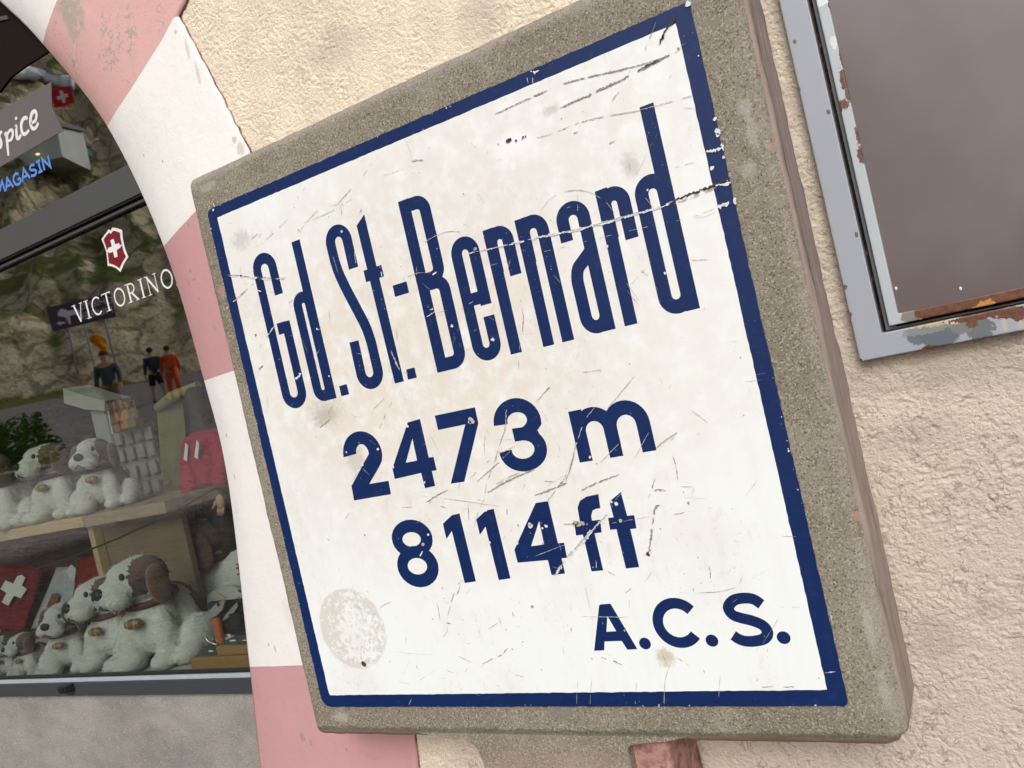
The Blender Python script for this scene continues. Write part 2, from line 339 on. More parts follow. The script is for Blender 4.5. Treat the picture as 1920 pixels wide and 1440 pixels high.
def m_white():
    g = G('white_enamel', 0.42, 0.4)
    n1 = g.noise(5.5, 4, 0.55); n2 = g.noise(34, 5, 0.65); n3 = g.noise(110, 3, 0.6)
    c = (0.795, 0.82, 0.81)
    q = pl(330, 520); grime = g.math('MULTIPLY', g.blob(q.x, q.z, 0.38, 0.26, 0.55, 6, 0.75, -0.1), 0.95)
    c = g.mix(g.math('MULTIPLY', grime, g.step(n2, 0.22, 0.62)), c, (0.70, 0.635, 0.56))
    q = pl(560, 760); gr2 = g.blob(q.x, q.z, 0.30, 0.12, 0.6, 8, 0.7, 0.1)
    c = g.mix(g.math('MULTIPLY', gr2, g.math('MULTIPLY', g.step(n2, 0.3, 0.65), 0.6)), c, (0.70, 0.655, 0.60))
    c = g.mix(g.math('MULTIPLY', g.step(n1, 0.46, 0.70), 0.36), c, (0.70, 0.65, 0.60)); wash = g.noise(90, 5, 0.7, g.mapv((1, 1, 0.45), (0, 0.3, 0))); c = g.mix(g.math('MULTIPLY', g.math('MULTIPLY', g.step(wash, 0.52, 0.72), g.step(n1, 0.42, 0.6)), 0.4), c, (0.60, 0.55, 0.49))
    vert = g.noise(30, 4, 0.6, g.mapv((1, 1, 0.12)))
    c = g.mix(g.math('MULTIPLY', g.step(vert, 0.5, 0.75), 0.25), c, (0.68, 0.65, 0.60))
    sp = g.math('MULTIPLY', g.step(g.noise(230, 3, 0.6), 0.66, 0.71), g.step(n1, 0.44, 0.6))
    c = g.mix(g.math('MULTIPLY', sp, 0.5), c, (0.40, 0.37, 0.33))
    # ghost of a round sticker, bottom left
    u, v = cp('E', 435, 520); q = pl(u, v)
    ov = g.blob(q.x, q.z, 0.067, 0.067, 0.08, 60, 0.03, 0.0)
    rem = g.math('ADD', g.noise(120, 6, 0.75), g.math('MULTIPLY', g.blob(q.x+0.006, q.z-0.006, 0.040, 0.050, 0.5, 30, 0.6), -0.14))
    c = g.mix(g.math('MULTIPLY', g.math('MULTIPLY', ov, g.step(rem, 0.395, 0.45)), 0.7), c, (0.58, 0.535, 0.46))
    # freshly touched-up spot near the top, rust ring below the C
    u, v = cp('F', 670, 690); q = pl(u, v); c = g.mix(g.math('MULTIPLY', g.blob(q.x, q.z, 0.030, 0.018, 0.6, 40, 0.5), 0.75), c, (0.845, 0.84, 0.85))
    u, v = cp('D', 640, 590); q = pl(u, v); c = g.mix(g.math('MULTIPLY', g.blob(q.x, q.z, 0.011, 0.012, 0.8, 160, 0.4), 0.6), c, (0.45, 0.37, 0.19))
    for cc, xx, yy, a, b in (('F', 850, 528, .010, .006), ('F', 1230, 790, .010, .014), ('A', 520, 1380, .02, .01), ('C', 180, 440, .016, .02), ('A', 40, 370, .02, .014), ('C', 30, 200, .03, .02)):
        u, v = cp(cc, xx, yy); q = pl(u, v); c = g.mix(g.math('MULTIPLY', g.blob(q.x, q.z, a, b, 0.9, 150, 0.5), 0.45), c, (0.42, 0.38, 0.32))
    g.col(c); g.rough(g.math('ADD', 0.38, g.math('MULTIPLY', n2, 0.25)))
    g.bump(g.math('ADD', n1, g.math('MULTIPLY', n3, 0.06)), 0.25, 0.004)
    return g.m
def m_blue():
    g = G('blue_enamel', 0.38, 0.3); n2 = g.noise(40, 5, 0.65); n1 = g.noise(7, 3)
    c = g.mix(n1, (0.003, 0.0140, 0.074), (0.006, 0.024, 0.106))
    c = g.mix(g.math('MULTIPLY', g.step(g.noise(70, 5, 0.7), 0.54, 0.74), 0.22), c, (0.05, 0.08, 0.18)); c = g.mix(g.math('MULTIPLY', g.step(g.noise(160, 4, 0.7, g.mapv((1, 1, .35), (0, .7, 0))), 0.6, 0.72), 0.25), c, (0.0015, 0.006, 0.035))
    sp = g.math('MULTIPLY', g.step(g.noise(240, 3, 0.6), 0.69, 0.73), g.step(g.noise(11, 2), 0.5, 0.6))
    c = g.mix(g.math('MULTIPLY', sp, 0.7), c, (0.42, 0.45, 0.52))
    g.col(c); g.rough(g.math('ADD', 0.34, g.math('MULTIPLY', n2, 0.22))); g.bump(g.noise(5, 2), 0.2, 0.004)
    return g.m
M['white'] = m_white(); M['blue'] = m_blue()
M['scr_dark'] = plain('scratch_grey', (0.30, 0.27, 0.24), 0.9, 0.1, 0.5, 300)
M['scr_mid'] = plain('scratch_light_grey', (0.46, 0.43, 0.39), 0.9, 0.1, 0.35, 300)
M['scr_white'] = plain('chip_white', (0.66, 0.68, 0.72), 0.7, 0.2, 0.25, 300)
M['scr_rust'] = plain('crack_brown', (0.075, 0.05, 0.042), 0.95, 0.1, 0.5, 300)
M['tan'] = plain('chip_tan', (0.42, 0.38, 0.32), 0.9, 0.1, 0.25, 200)

# ================================================================== SETTING: ground, street, hillside
def smoothstep(x, a, b):
    t = np.clip((x-a)/(b-a), 0, 1); return t*t*(3-2*t)
PROF_S = np.array([-1, 1.5, 3.8, 8, 11.4, 14, 17.4, 21.6, 23.5, 25.5, 27.5, 34, 42, 50, 57, 70, 85, 100.])
PROF_Z = np.array([-1.55, -1.5, -1.24, -0.25, 0.75, 1.2, 1.85, 3.1, 3.35, 7.2, 9.2, 15, 24, 35, 45, 60, 68, 70.])
def hill(x, y):
    s = -np.asarray(y, float); x = np.asarray(x, float); S_ = 0.348*s-0.464*x
    z = np.interp(S_, PROF_S, PROF_Z)
    fac = 1-smoothstep(x, -14, 6)                     # hill lowered towards the unseen right to let sky light the wall
    base = np.interp(S_, [0, 24, 100], [-1.55, 1.2, 5.0])
    rock = smoothstep(S_, 22.6, 26)
    d = fbm(x*0.11+s*0.05, s*0.13, 5, 3)*7.5
    rr = 1-np.abs(2*vnoise((x*0.55+s*0.5)*0.35, (s-x*0.35)*0.10, 11)-1)       # leaning slabs
    rr2 = 1-np.abs(2*vnoise((x*0.7+s*0.6)*0.9, (s-x*0.5)*0.25, 21)-1)
    d = d+(rr-0.5)*3.4+(rr2-0.5)*1.5+fbm(x*0.9, s*0.9, 4, 31)*1.4
    q1 = (x*0.55+z*0.75+fbm(x*0.12, s*0.12, 3, 63)*9)/4.2; f1 = q1-np.floor(q1)
    q2 = (x*0.8-z*0.35+fbm(x*0.3, s*0.3, 3, 67)*5)/1.9; f2 = q2-np.floor(q2)
    gate = smoothstep(fbm(x*0.07+9, s*0.09, 2, 71), -0.12, 0.10)
    d = d+gate*(f1*2.6-1.3)+(f2*1.0-0.5)*(0.4+0.6*gate)
    z = z+rock*d*(0.55+0.45*smoothstep(S_, 26, 40))
    z = z+(1-rock)*fbm(x*0.4, s*0.4, 3, 5)*0.12*smoothstep(S_, 3, 8)
    return base*(1-fac)+z*fac
def hz(x, y): return float(hill(np.array([x]), np.array([y]))[0])
gx, gs = np.meshgrid(np.linspace(-135, 25, 420), np.concatenate([np.linspace(0.6, 22, 90), np.linspace(22.3, 100, 270)]))
me = grid_mesh('hillside', gx, -gs, hill(gx, -gs))
def m_hill():
    g = G('rock_and_grass', 0.95, 0.15)
    geo = g.n.new('ShaderNodeNewGeometry'); sep = g.n.new('ShaderNodeSeparateXYZ'); g.l.new(geo.outputs['Normal'], sep.inputs[0])
    x, y, z = g.xyz(); y = g.math('ADD', g.math('MULTIPLY', x, 0.464), g.math('MULTIPLY', y, 0.348))
    n1 = g.noise(0.12, 5, 0.6); n2 = g.noise(0.8, 5, 0.65); n3 = g.noise(4, 4, 0.6)
    rock = g.ramp(g.noise(0.6, 6, 0.7, g.mapv((1, 0.5, 1.2), (0.3, 0.4, 0.5))), [(0.32, (0.15, 0.115, 0.07)), (0.44, (0.46, 0.37, 0.235)), (0.56, (0.62, 0.53, 0.35)), (0.76, (0.42, 0.37, 0.28))])
    rock = g.mix(g.math('MULTIPLY', g.step(n3, 0.52, 0.66), 0.6), rock, (0.13, 0.105, 0.075)); crv = g.voro(0.55, 'DISTANCE_TO_EDGE', g.mapv((1, 0.6, 0.45), (0.2, 0.5, 0.4))); rock = g.mix(g.math('MULTIPLY', g.step(g.math('ADD', crv, g.math('MULTIPLY', g.math('SUBTRACT', n2, 0.5), 0.2)), 0.05, 0.0), 0.6), rock, (0.07, 0.055, 0.04))
    grass = g.mix(n2, (0.075, 0.095, 0.022), (0.16, 0.165, 0.05))
    gm = g.step(g.math('ADD', g.math('ADD', sep.outputs[2], g.math('MULTIPLY', n1, 0.9)), g.math('MULTIPLY', n2, 0.5)), 1.38, 1.52)
    c = g.mix(gm, rock, grass)
    road = g.step(g.math('ADD', y, g.math('MULTIPLY', n1, 0.8)), -22.4, -21.6)
    asphalt = g.mix(g.noise(0.5, 4), (0.17, 0.15, 0.145), (0.23, 0.205, 0.195))
    near = g.step(g.math('ADD', y, g.math('MULTIPLY', g.math('SUBTRACT', n2, 0.5), 0.5)), -6.2, -5.6); asphalt = g.mix(near, asphalt, g.mix(n3, (0.022, 0.021, 0.021), (0.036, 0.034, 0.033)))
    c = g.mix(road, c, asphalt)
    verge = g.math('MULTIPLY', g.step(n2, 0.60, 0.66), g.math('MULTIPLY', g.step(y, -10.5, -11.5), road))
    c = g.mix(verge, c, (0.10, 0.12, 0.035))
    g.col(c).bump(g.math('ADD', n3, n2), 0.7, 0.25); return g.m
M['hill'] = m_hill()
obj('hillside', me, M['hill'], kind='structure')
bm = bmesh.new()
vs = [bm.verts.new(p) for p in ((-900, -900, -1.75), (900, -900, -1.75), (900, 900, -1.75), (-900, 900, -1.75))]; bm.faces.new(vs)
obj('ground', bm, plain('gravel_ground', (0.16, 0.15, 0.13), 0.95, 0.2, 0.25, 0.6, bump=0.4, bscale=6), kind='structure')
bm = bmesh.new(); bx(bm, (-14, -0.62, -1.74), (9, WALL_Y+0.02, -1.47), 0.02)
obj('pavement', bm, plain('pavement_stone', (0.26, 0.245, 0.225), 0.9, 0.3, 0.15, 6, bump=0.4, bscale=90), kind='structure')

# ================================================================== BUILDING
bld = empty('building', (-1.2, WALL_Y, -1.5), 'cream stucco shop front with a pink and white painted arch round its window', 'building')
# --- rough-cast wall: real relief where the photograph looks at it
XS = np.arange(-1.17, 0.1601, 0.00155); ZS = np.arange(-0.72, 0.8801, 0.00155)
gx, gz = np.meshgrid(XS, ZS)
wl = fbm(gx*9, gz*9, 3, 1)*0.003
wob = fbm(gx*26, gz*26, 3, 8)
rg = 1-np.abs(2*vnoise(gx*88+wob*3+gz*22, gz*120+wob*3, 40)-1)
rg2 = 1-np.abs(2*vnoise(gx*150+gz*46+wob*4, gz*210-gx*28+wob*4, 44)-1)
grain = fbm(gx*200, gz*225, 2, 50, 0.8)
right = smoothstep(gx+0.35*fbm(gx*4, gz*4, 3, 77), -0.62, -0.2)
flatten = 0.45+0.55*smoothstep(fbm(gx*12, gz*12, 3, 91), -0.18, 0.1)
rel = wl+1.05*flatten*((np.minimum(rg, 0.78)-0.6)*0.0019*(0.1+0.9*right)+(np.minimum(rg2, 0.8)-0.5)*(0.0005+0.0011*right)+np.minimum(grain, 0.10)*(0.0042-0.0010*right))
crk = smoothstep(np.abs(vnoise(gx*9+wob*1.5, gz*12+wob*1.5, 60)-0.5), 0.012, 0.0)*smoothstep(vnoise(gx*7, gz*7, 61), 0.58, 0.72)
rel = rel-crk*0.002
edge = np.minimum.reduce([gx-XS[0], XS[-1]-gx, gz-ZS[0], ZS[-1]-gz])
rel *= smoothstep(edge, 0.0, 0.02)
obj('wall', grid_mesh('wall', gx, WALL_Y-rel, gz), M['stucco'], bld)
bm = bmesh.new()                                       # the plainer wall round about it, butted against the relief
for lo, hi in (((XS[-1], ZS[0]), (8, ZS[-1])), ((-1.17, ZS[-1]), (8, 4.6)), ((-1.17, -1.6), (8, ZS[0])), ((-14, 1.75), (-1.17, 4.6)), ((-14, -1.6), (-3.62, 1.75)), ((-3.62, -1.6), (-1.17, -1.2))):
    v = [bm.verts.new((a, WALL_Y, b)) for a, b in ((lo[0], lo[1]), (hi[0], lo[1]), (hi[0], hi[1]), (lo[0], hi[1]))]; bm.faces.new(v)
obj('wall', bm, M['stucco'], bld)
bm = bmesh.new(); bx(bm, (-14, WALL_Y, 4.6), (8, 8, 4.75)); obj('roof', bm, plain('roof_slab', (0.2, 0.18, 0.16)), bld)

# --- painted arch round the window: one block per colour, splayed towards the glass
FY, IY = WALL_Y-0.009, WALL_Y+0.026
inner_px = catmull([(-75, -60), (0, 5), (80, 85), (200, 240), (305, 465), (380, 715), (425, 905), (465, 1250), (485, 1440), (497, 1560), (512, 1720)], 14)
crease_px = catmull([(-20, -190), (60, -60), (115, 50), (240, 176), (365, 398), (445, 695), (510, 960), (572, 1247), (590, 1380), (610, 1440), (640, 1560), (680, 1720)], 14)
def on_curve(c, y):                                    # point of a pixel curve at a given height
    for a, b in zip(c, c[1:]):
        if a[1] <= y <= b[1]:
            t = (y-a[1])/(b[1]-a[1]+1e-9); return (a[0]+(b[0]-a[0])*t, y)
    return c[0] if y < c[0][1] else c[-1]
def jag(n, amp): return RNG.normal(0, amp, n)
# inner y, crease y, outer pixel (bottom to top)
J = [(1700, 1700, (830, 1700)), (1250, 1247, (770, 1242)), (715, 693, (640, 628)), (465, 398, (467, 289)), (240, 176, (332, 30)), (85, 23, (130, -57)), (-50, -170, (150, -220))]
OUT = {0: [(783, 1440), (776, 1382)], 1: [(752, 1242), (672, 800)], 2: [(620, 640), (520, 400)], 3: [(420, 195), (375, 110)], 4: [(346, 0), (372, -50)], 5: []}
blk_m = ['pink', 'white_paint', 'pink', 'white_paint', 'pink_up', 'white_paint']
def arch_block(k):
    a, b = J[k], J[k+1]; n = 26; g = 0.7
    rows = []
    opts = [a[2]]+OUT[k]+[b[2]]
    L = [0]
    for p, q in zip(opts, opts[1:]): L.append(L[-1]+math.hypot(p[0]-q[0], p[1]-q[1]))
    for i in range(n+1):
        t = i/n; ti = t
        ip = on_curve(inner_px, a[0]+(b[0]-a[0])*ti); cpx = on_curve(crease_px, a[1]+(b[1]-a[1])*ti)
        s = t*L[-1]; j = max(q for q in range(len(L)-1) if L[q] <= s+1e-9); tt = (s-L[j])/(L[j+1]-L[j]+1e-9)
        op = (opts[j][0]+(opts[j+1][0]-opts[j][0])*tt, opts[j][1]+(opts[j+1][1]-opts[j][1])*tt)
        I = P(ip[0], ip[1], IY); C = P(cpx[0], cpx[1], FY+0.001); O = P(op[0], op[1], FY)
        jj = 0 < i < n
        O.x += random.gauss(0, 0.0013)*jj; O.z += random.gauss(0, 0.0008)*jj
        r = [Vector((I.x, GLASS_Y+0.02, I.z)), Vector((I.x, IY+0.004, I.z)), I.lerp(C, 0.06)+Vector((0, -0.001, 0)), I.lerp(C, 0.5)+Vector((0, -0.002, 0)), C.lerp(O, 0.05), C.lerp(O, 0.35), C.lerp(O, 0.7), O+Vector((-0.011, 0, 0)), O+Vector((-0.0035, 0.0004, 0)), O+Vector((0, 0.004, 0)), Vector((O.x+0.001, WALL_Y+0.012, O.z))]
        for q in r[3:9]: q.y += random.gauss(0, 0.0003)*jj
        rows.append(r)
    bm = bmesh.new(); vs = [[bm.verts.new(p) for p in r] for r in rows]
    for p, q in zip(vs, vs[1:]):
        for c in range(len(p)-1):
            f = bm.faces.new((p[c], q[c], q[c+1], p[c+1])); f.smooth = True
            f.material_index = 1 if c == len(p)-2 else 0
    bmesh.ops.recalc_face_normals(bm, faces=bm.faces)
    me = bpy.data.meshes.new('arch_block'); bm.to_mesh(me); bm.free(); me.materials.append(M[blk_m[k]]); me.materials.append(M['edge'])
    o = obj('arch_block', me, None, bld); return o
for k in range(6): arch_block(k)
# the part of the arch that goes on to the left, mirrored about the window's middle
AX = -2.45
def far_block(p, q, m):
    bm = bmesh.new(); rows = []
    for (ix, iz, ox, oz) in (p, ((p[0]+q[0])/2-0.0, (p[1]+q[1])/2+0.01, (p[2]+q[2])/2, (p[3]+q[3])/2+0.01), q):
        rows.append([bm.verts.new(c) for c in ((ix, GLASS_Y+0.02, iz), (ix, IY, iz), (ix*0.6+ox*0.4, FY, iz*0.6+oz*0.4), (ox, FY, oz), (ox, WALL_Y+0.012, oz))])
    for r, s in zip(rows, rows[1:]):
        for c in range(4): bm.faces.new((r[c], s[c], s[c+1], r[c+1]))
    bm.faces.new(rows[0]); bm.faces.new(rows[-1][::-1]); bmesh.ops.recalc_face_normals(bm, faces=bm.faces)
    obj('arch_block', bm, M[m], bld)
Ia, Oa = P(*on_curve(inner_px, -49), IY), P(150, -221, FY)
mir = lambda t: (2*AX-t[0], t[1], 2*AX-t[2], t[3])
top = (AX, 1.42, AX, 1.72); ja = (Ia.x, Ia.z, Oa.x, Oa.z)
far_block(ja, top, 'pink_up'); far_block(top, mir(ja), 'white_paint')
pts = []
for k in range(7):
    i_, o_ = P(*on_curve(inner_px, J[k][0]), IY), P(*J[k][2], FY); pts.append((i_.x, i_.z, o_.x, o_.z))
def spandrel(s_):                                       # the wall above the arch's shoulders
    line = [(p[0]*0.3+p[2]*0.7, p[1]*0.3+p[3]*0.7) for p in pts[4:]]+[(AX, 1.62)]
    loop = [(-1.17, 0.72)]+line+[(AX, 1.75), (-1.17, 1.75)]
    if s_ < 0: loop = [(2*AX-a, b) for a, b in loop]
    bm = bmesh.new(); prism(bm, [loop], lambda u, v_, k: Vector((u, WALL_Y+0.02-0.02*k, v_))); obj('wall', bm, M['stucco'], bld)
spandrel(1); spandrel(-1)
for k in range(6): far_block(mir(pts[k+1]), mir(pts[k]), ('pink', 'white_paint')[(k+1) % 2])

# --- window
def m_glass():
    g = G('shop_glass'); g.n.remove(g.b); out = [n for n in g.n if n.type == 'OUTPUT_MATERIAL'][0]
    tr = g.n.new('ShaderNodeBsdfTransparent'); tr.inputs[0].default_value = (0.91, 0.97, 0.93, 1)
    gl = g.n.new('ShaderNodeBsdfGlossy'); gl.inputs['Roughness'].default_value = 0.016; bp = g.n.new('ShaderNodeBump'); g.lk(g.noise(2.6, 2), bp.inputs['Height']); bp.inputs['Strength'].default_value = 0.06; bp.inputs['Distance'].default_value = 0.006; g.l.new(bp.outputs[0], gl.inputs['Normal']); gl.inputs['Color'].default_value = (0.95, 0.97, 0.95, 1)
    fr = g.n.new('ShaderNodeLayerWeight'); fr.inputs['Blend'].default_value = 0.5
    mx = g.n.new('ShaderNodeMixShader')
    f2 = g.math('MULTIPLY', fr.outputs['Facing'], fr.outputs['Facing']); g.l.new(g.math('ADD', g.math('MULTIPLY', f2, 0.7), 0.25, clamp=True), mx.inputs[0]); g.l.new(tr.outputs[0], mx.inputs[1]); g.l.new(gl.outputs[0], mx.inputs[2]); g.l.new(mx.outputs[0], out.inputs[0])
    return g.m
M['glass'] = m_glass()
M['frame'] = plain('grey_aluminium', (0.066, 0.068, 0.068), 0.45, 0.5, 0.08, 8)
M['rail'] = plain('dark_grey_rail', (0.046, 0.049, 0.056), 0.42, 0.5, 0.1, 12)
M['silver'] = plain('silver_strip', (0.36, 0.39, 0.42), 0.35, 0.6, 0.15, 40)
M['rubber'] = plain('black_rubber', (0.012, 0.012, 0.012), 0.7, 0.3)
win = bpy.data.objects.new('window', None); COL.objects.link(win); win.location = (-2.4, GLASS_Y, -0.5); win.parent = bld; win.matrix_parent_inverse = world_of(bld).inverted()
RZ = P(233, 1285, GLASS_Y).z
z_lo, z_hi = P(233, 1300, GLASS_Y-0.02).z, P(233, 1272, GLASS_Y-0.02).z
ta, tb = P(233, 313, GLASS_Y-0.02).z, P(233, 377.5, GLASS_Y-0.02).z
def pane(lo, hi):
    bm = bmesh.new(); v = [bm.verts.new(p) for p in ((lo[0], GLASS_Y, lo[1]), (hi[0], GLASS_Y, lo[1]), (hi[0], GLASS_Y, hi[1]), (lo[0], GLASS_Y, hi[1]))]; bm.faces.new(v)
    return obj('pane', bm, M['glass'], win)
pane((-3.6, z_hi-0.006), (-1.28, tb+0.006)); pane((-3.6, ta-0.006), (-1.28, 1.6))
obj('transom', box((-3.6, GLASS_Y-0.022, tb), (-1.28, GLASS_Y+0.03, ta), 0.0015), M['frame'], win)
bm = bmesh.new(); bx(bm, (-3.6, GLASS_Y-0.019, tb-0.004), (-1.28, GLASS_Y+0.02, tb-0.0003)); obj('gasket', bm, M['rubber'], win)
bm = bmesh.new(); bx(bm, (-3.6, GLASS_Y-0.012, tb-0.014), (-1.28, GLASS_Y-0.002, tb-0.008)); obj('glazing_bead', bm, M['frame'], win)
obj('bottom_rail', box((-3.6, GLASS_Y-0.022, z_lo-0.004), (-1.28, GLASS_Y+0.03, z_hi-0.006), 0.002), M['rail'], win)
obj('glazing_bead', box((-3.6, GLASS_Y-0.020, z_hi-0.0057), (-1.28, GLASS_Y-0.002, z_hi+0.004), 0.001), M['silver'], win)
bm = bmesh.new(); bx(bm, (-3.6, GLASS_Y-0.016, z_hi+0.0043), (-1.28, GLASS_Y-0.001, z_hi+0.0085)); obj('gasket', bm, M['rubber'], win)
q = P(124, 1291, GLASS_Y-0.035)
bm = box((q.x-0.016, GLASS_Y-0.046, q.z-0.009), (q.x+0.014, GLASS_Y-0.0223, q.z+0.008), 0.002); bx(bm, (q.x-0.010, GLASS_Y-0.05, q.z-0.002), (q.x+0.008, GLASS_Y-0.0463, q.z+0.006), 0.001)
obj('drain_cap', bm, M['rubber'], win)
# sloping concrete sill
def m_sill():
    g = G('sill_concrete', 0.9, 0.3); n1 = g.noise(7, 5, 0.6); n2 = g.noise(260, 3, 0.6); n3 = g.noise(60, 4, 0.6); n4 = g.noise(16, 4)
    c = g.mix(g.step(n1, 0.3, 0.7), (0.21, 0.195, 0.18), (0.295, 0.275, 0.253))
    c = g.mix(g.math('MULTIPLY', g.step(n4, 0.5, 0.7), 0.5), c, (0.33, 0.28, 0.215))
    c = g.mix(g.math('MULTIPLY', g.step(n2, 0.55, 0.7), 0.6), c, (0.15, 0.135, 0.12)); c = g.mix(g.math('MULTIPLY', g.step(n2, 0.42, 0.3), 0.5), c, (0.53, 0.50, 0.46))
    c = g.mix(g.math('MULTIPLY', g.step(n3, 0.55, 0.8), 0.3), c, (0.36, 0.27, 0.25))
    g.col(c).bump(g.math('ADD', n2, n3), 0.5, 0.003); return g.m
M['sill'] = m_sill()
s0 = z_lo-0.0045
nx, nz = 200, 26
sx, st = np.meshgrid(np.linspace(-3.6, -1.27, nx), np.linspace(0, 1, nz))
slz = s0-0.215*st; sly = GLASS_Y-0.008-0.006*st
def inner_x(z_):
    best = min((P(p[0], p[1], IY) for p in inner_px), key=lambda q: abs(q.z-z_)); return best.x
ie = sorted([(P(p[0], p[1], IY).z, P(p[0], p[1], IY).x) for p in inner_px]); ie = np.array(ie)
xr_ = np.interp(slz[:, 0], ie[:, 0], ie[:, 1])-0.0015
sx = -3.6+(sx+3.6)/(-1.27+3.6)*(xr_[:, None]+0.012+3.6)
sly = np.maximum(sly-fbm(sx*14, st*6, 3, 90)*0.006-(1-np.abs(2*st-1))*0.003, IY+0.003)
obj('sill', grid_mesh('sill', sx, sly, slz), M['sill'], bld)
obj('sill', box((-3.6, GLASS_Y-0.016, -1.25), (-1.46, GLASS_Y+0.1, s0-0.22), 0.006), plain('sill_front', (0.25, 0.2, 0.19), 0.9, 0.2, 0.2, 20, bump=0.4), bld)

# --- shop interior (dim)
M['int'] = plain('shop_wall', (0.075, 0.055, 0.048), 0.9, 0.2, 0.2, 2)
M['intfloor'] = plain('display_board', (0.42, 0.41, 0.37), 0.7, 0.3, 0.2, 5)  # pale tone of the unseen floor chosen to bounce light onto the toys
FZ = -0.525
bm = bmesh.new(); bx(bm, (-5.2, GLASS_Y+0.031, FZ-0.03), (-1.16, 0.98, FZ), 0.003); obj('display_floor', bm, M['intfloor'], bld)
bm = bmesh.new(); bx(bm, (-5.3, 3.2, -1.6), (-0.9, 3.3, 2.2)); obj('back_wall', bm, M['int'], bld)
bm = bmesh.new(); bx(bm, (-5.3, 0.24, -1.6), (-5.2, 3.19, 2.2)); obj('side_wall', bm, M['int'], bld)
bm = bmesh.new(); bx(bm, (-1.14, 0.17, -1.6), (-1.04, 3.19, 2.2)); obj('side_wall', bm, M['int'], bld)
bm = bmesh.new(); bx(bm, (-5.2, 0.24, 2.1), (-1.15, 3.19, 2.2)); obj('ceiling', bm, M['int'], bld)
bm = bmesh.new(); bx(bm, (-5.2, 0.24, -1.6), (-1.15, 3.19, -1.5)); obj('floor', bm, M['int'], bld)

# --- lettering stuck on the glass
M['vinyl_white'] = plain('white_vinyl', (0.72, 0.71, 0.70), 0.5, 0.3, 0.05, 20)
M['vinyl_red'] = plain('red_vinyl', (0.17, 0.012, 0.016), 0.5, 0.3, 0.08, 20)
M['vinyl_blue'] = plain('blue_vinyl', (0.10, 0.235, 0.62), 0.5, 0.3, 0.1, 60)
def gl2(px, py): q = P(px, py, GLASS_Y-0.002); return (q.x, q.z)
def flat(bm, loops, h, y0=GLASS_Y, th=0.0006):            # a thin sheet standing h in front of the glass
    return prism(bm, loops, lambda u, v, k: Vector((u, y0-h-th*k, v)))
def stroke_loop(path, width, closed=False):
    p = [np.array(q, float) for q in path]; n = len(p); L, Rr = [], []
    for i in range(n):
        a = p[(i-1) % n] if closed or i > 0 else None; b = p[(i+1) % n] if closed or i < n-1 else None
        d1 = p[i]-a if a is not None else b-p[i]; d2 = b-p[i] if b is not None else p[i]-a
        d1 = d1/(np.linalg.norm(d1)+1e-12); d2 = d2/(np.linalg.norm(d2)+1e-12)
        t = d1+d2; t = t/(np.linalg.norm(t)+1e-12); nrm = np.array([-t[1], t[0]])
        k = 1/max(0.4, float(np.dot(nrm, np.array([-d1[1], d1[0]]))))
        wd = (width[i] if hasattr(width, '__len__') else width)/2*k
        L.append(tuple(p[i]+nrm*wd)); Rr.append(tuple(p[i]-nrm*wd))
    return L, Rr
def stroke(bm, path, width, fn, closed=False):
    L, Rr = stroke_loop(path, width, closed)
    n = len(path); seg = range(n) if closed else range(n-1)
    vf = [[bm.verts.new(fn(*q, 1)) for q in S] for S in (L, Rr)]; vb = [[bm.verts.new(fn(*q, 0)) for q in S] for S in (L, Rr)]
    for i in seg:
        j = (i+1) % n
        bm.faces.new((vf[1][i], vf[1][j], vf[0][j], vf[0][i]))
        bm.faces.new((vf[0][i], vf[0][j], vb[0][j], vb[0][i])); bm.faces.new((vf[1][j], vf[1][i], vb[1][i], vb[1][j]))
    if not closed:
        bm.faces.new((vf[0][0], vb[0][0], vb[1][0], vf[1][0])); bm.faces.new((vf[1][-1], vb[1][-1], vb[0][-1], vf[0][-1]))
    return bm
def arc(cx, cz, rx, rz, a0, a1, n=14):
    return [(cx+rx*math.cos(math.radians(a0+(a1-a0)*i/n)), cz+rz*math.sin(math.radians(a0+(a1-a0)*i/n))) for i in range(n+1)]
E5 = lambda x, y: gl2(180+x/9, 420+y/9)
sh_out = [(85, 255), (150, 165), (205, 92), (225, 100), (240, 118), (262, 62), (320, 65), (430, 98), (442, 240), (470, 380), (500, 470), (538, 553), (470, 660), (405, 810), (330, 745), (260, 715), (190, 705), (180, 590), (165, 470), (130, 360)]
sh_in = [(125, 262), (170, 195), (215, 148), (230, 152), (245, 168), (290, 115), (330, 118), (398, 148), (408, 250), (435, 370), (462, 470), (497, 550), (440, 640), (390, 745), (325, 700), (270, 675), (216, 662), (205, 560), (190, 460), (160, 370)]
cross = [(248, 272), (300, 254), (328, 344), (392, 322), (402, 356), (440, 345), (440, 376), (412, 382), (420, 398), (352, 438), (370, 550), (318, 570), (292, 468), (222, 494), (212, 466), (188, 470), (182, 446), (206, 436), (208, 404), (272, 380)]
bm = bmesh.new(); flat(bm, [[E5(*p) for p in sh_out]], 0.0002); emb = obj('emblem', bm, M['vinyl_white'], win)
bm = bmesh.new(); flat(bm, [[E5(*p) for p in sh_in]], 0.0012); obj('emblem', bm, M['vinyl_red'], win)
bm = bmesh.new(); flat(bm, [[E5(*p) for p in cross]], 0.0022); obj('emblem', bm, M['vinyl_white'], win)
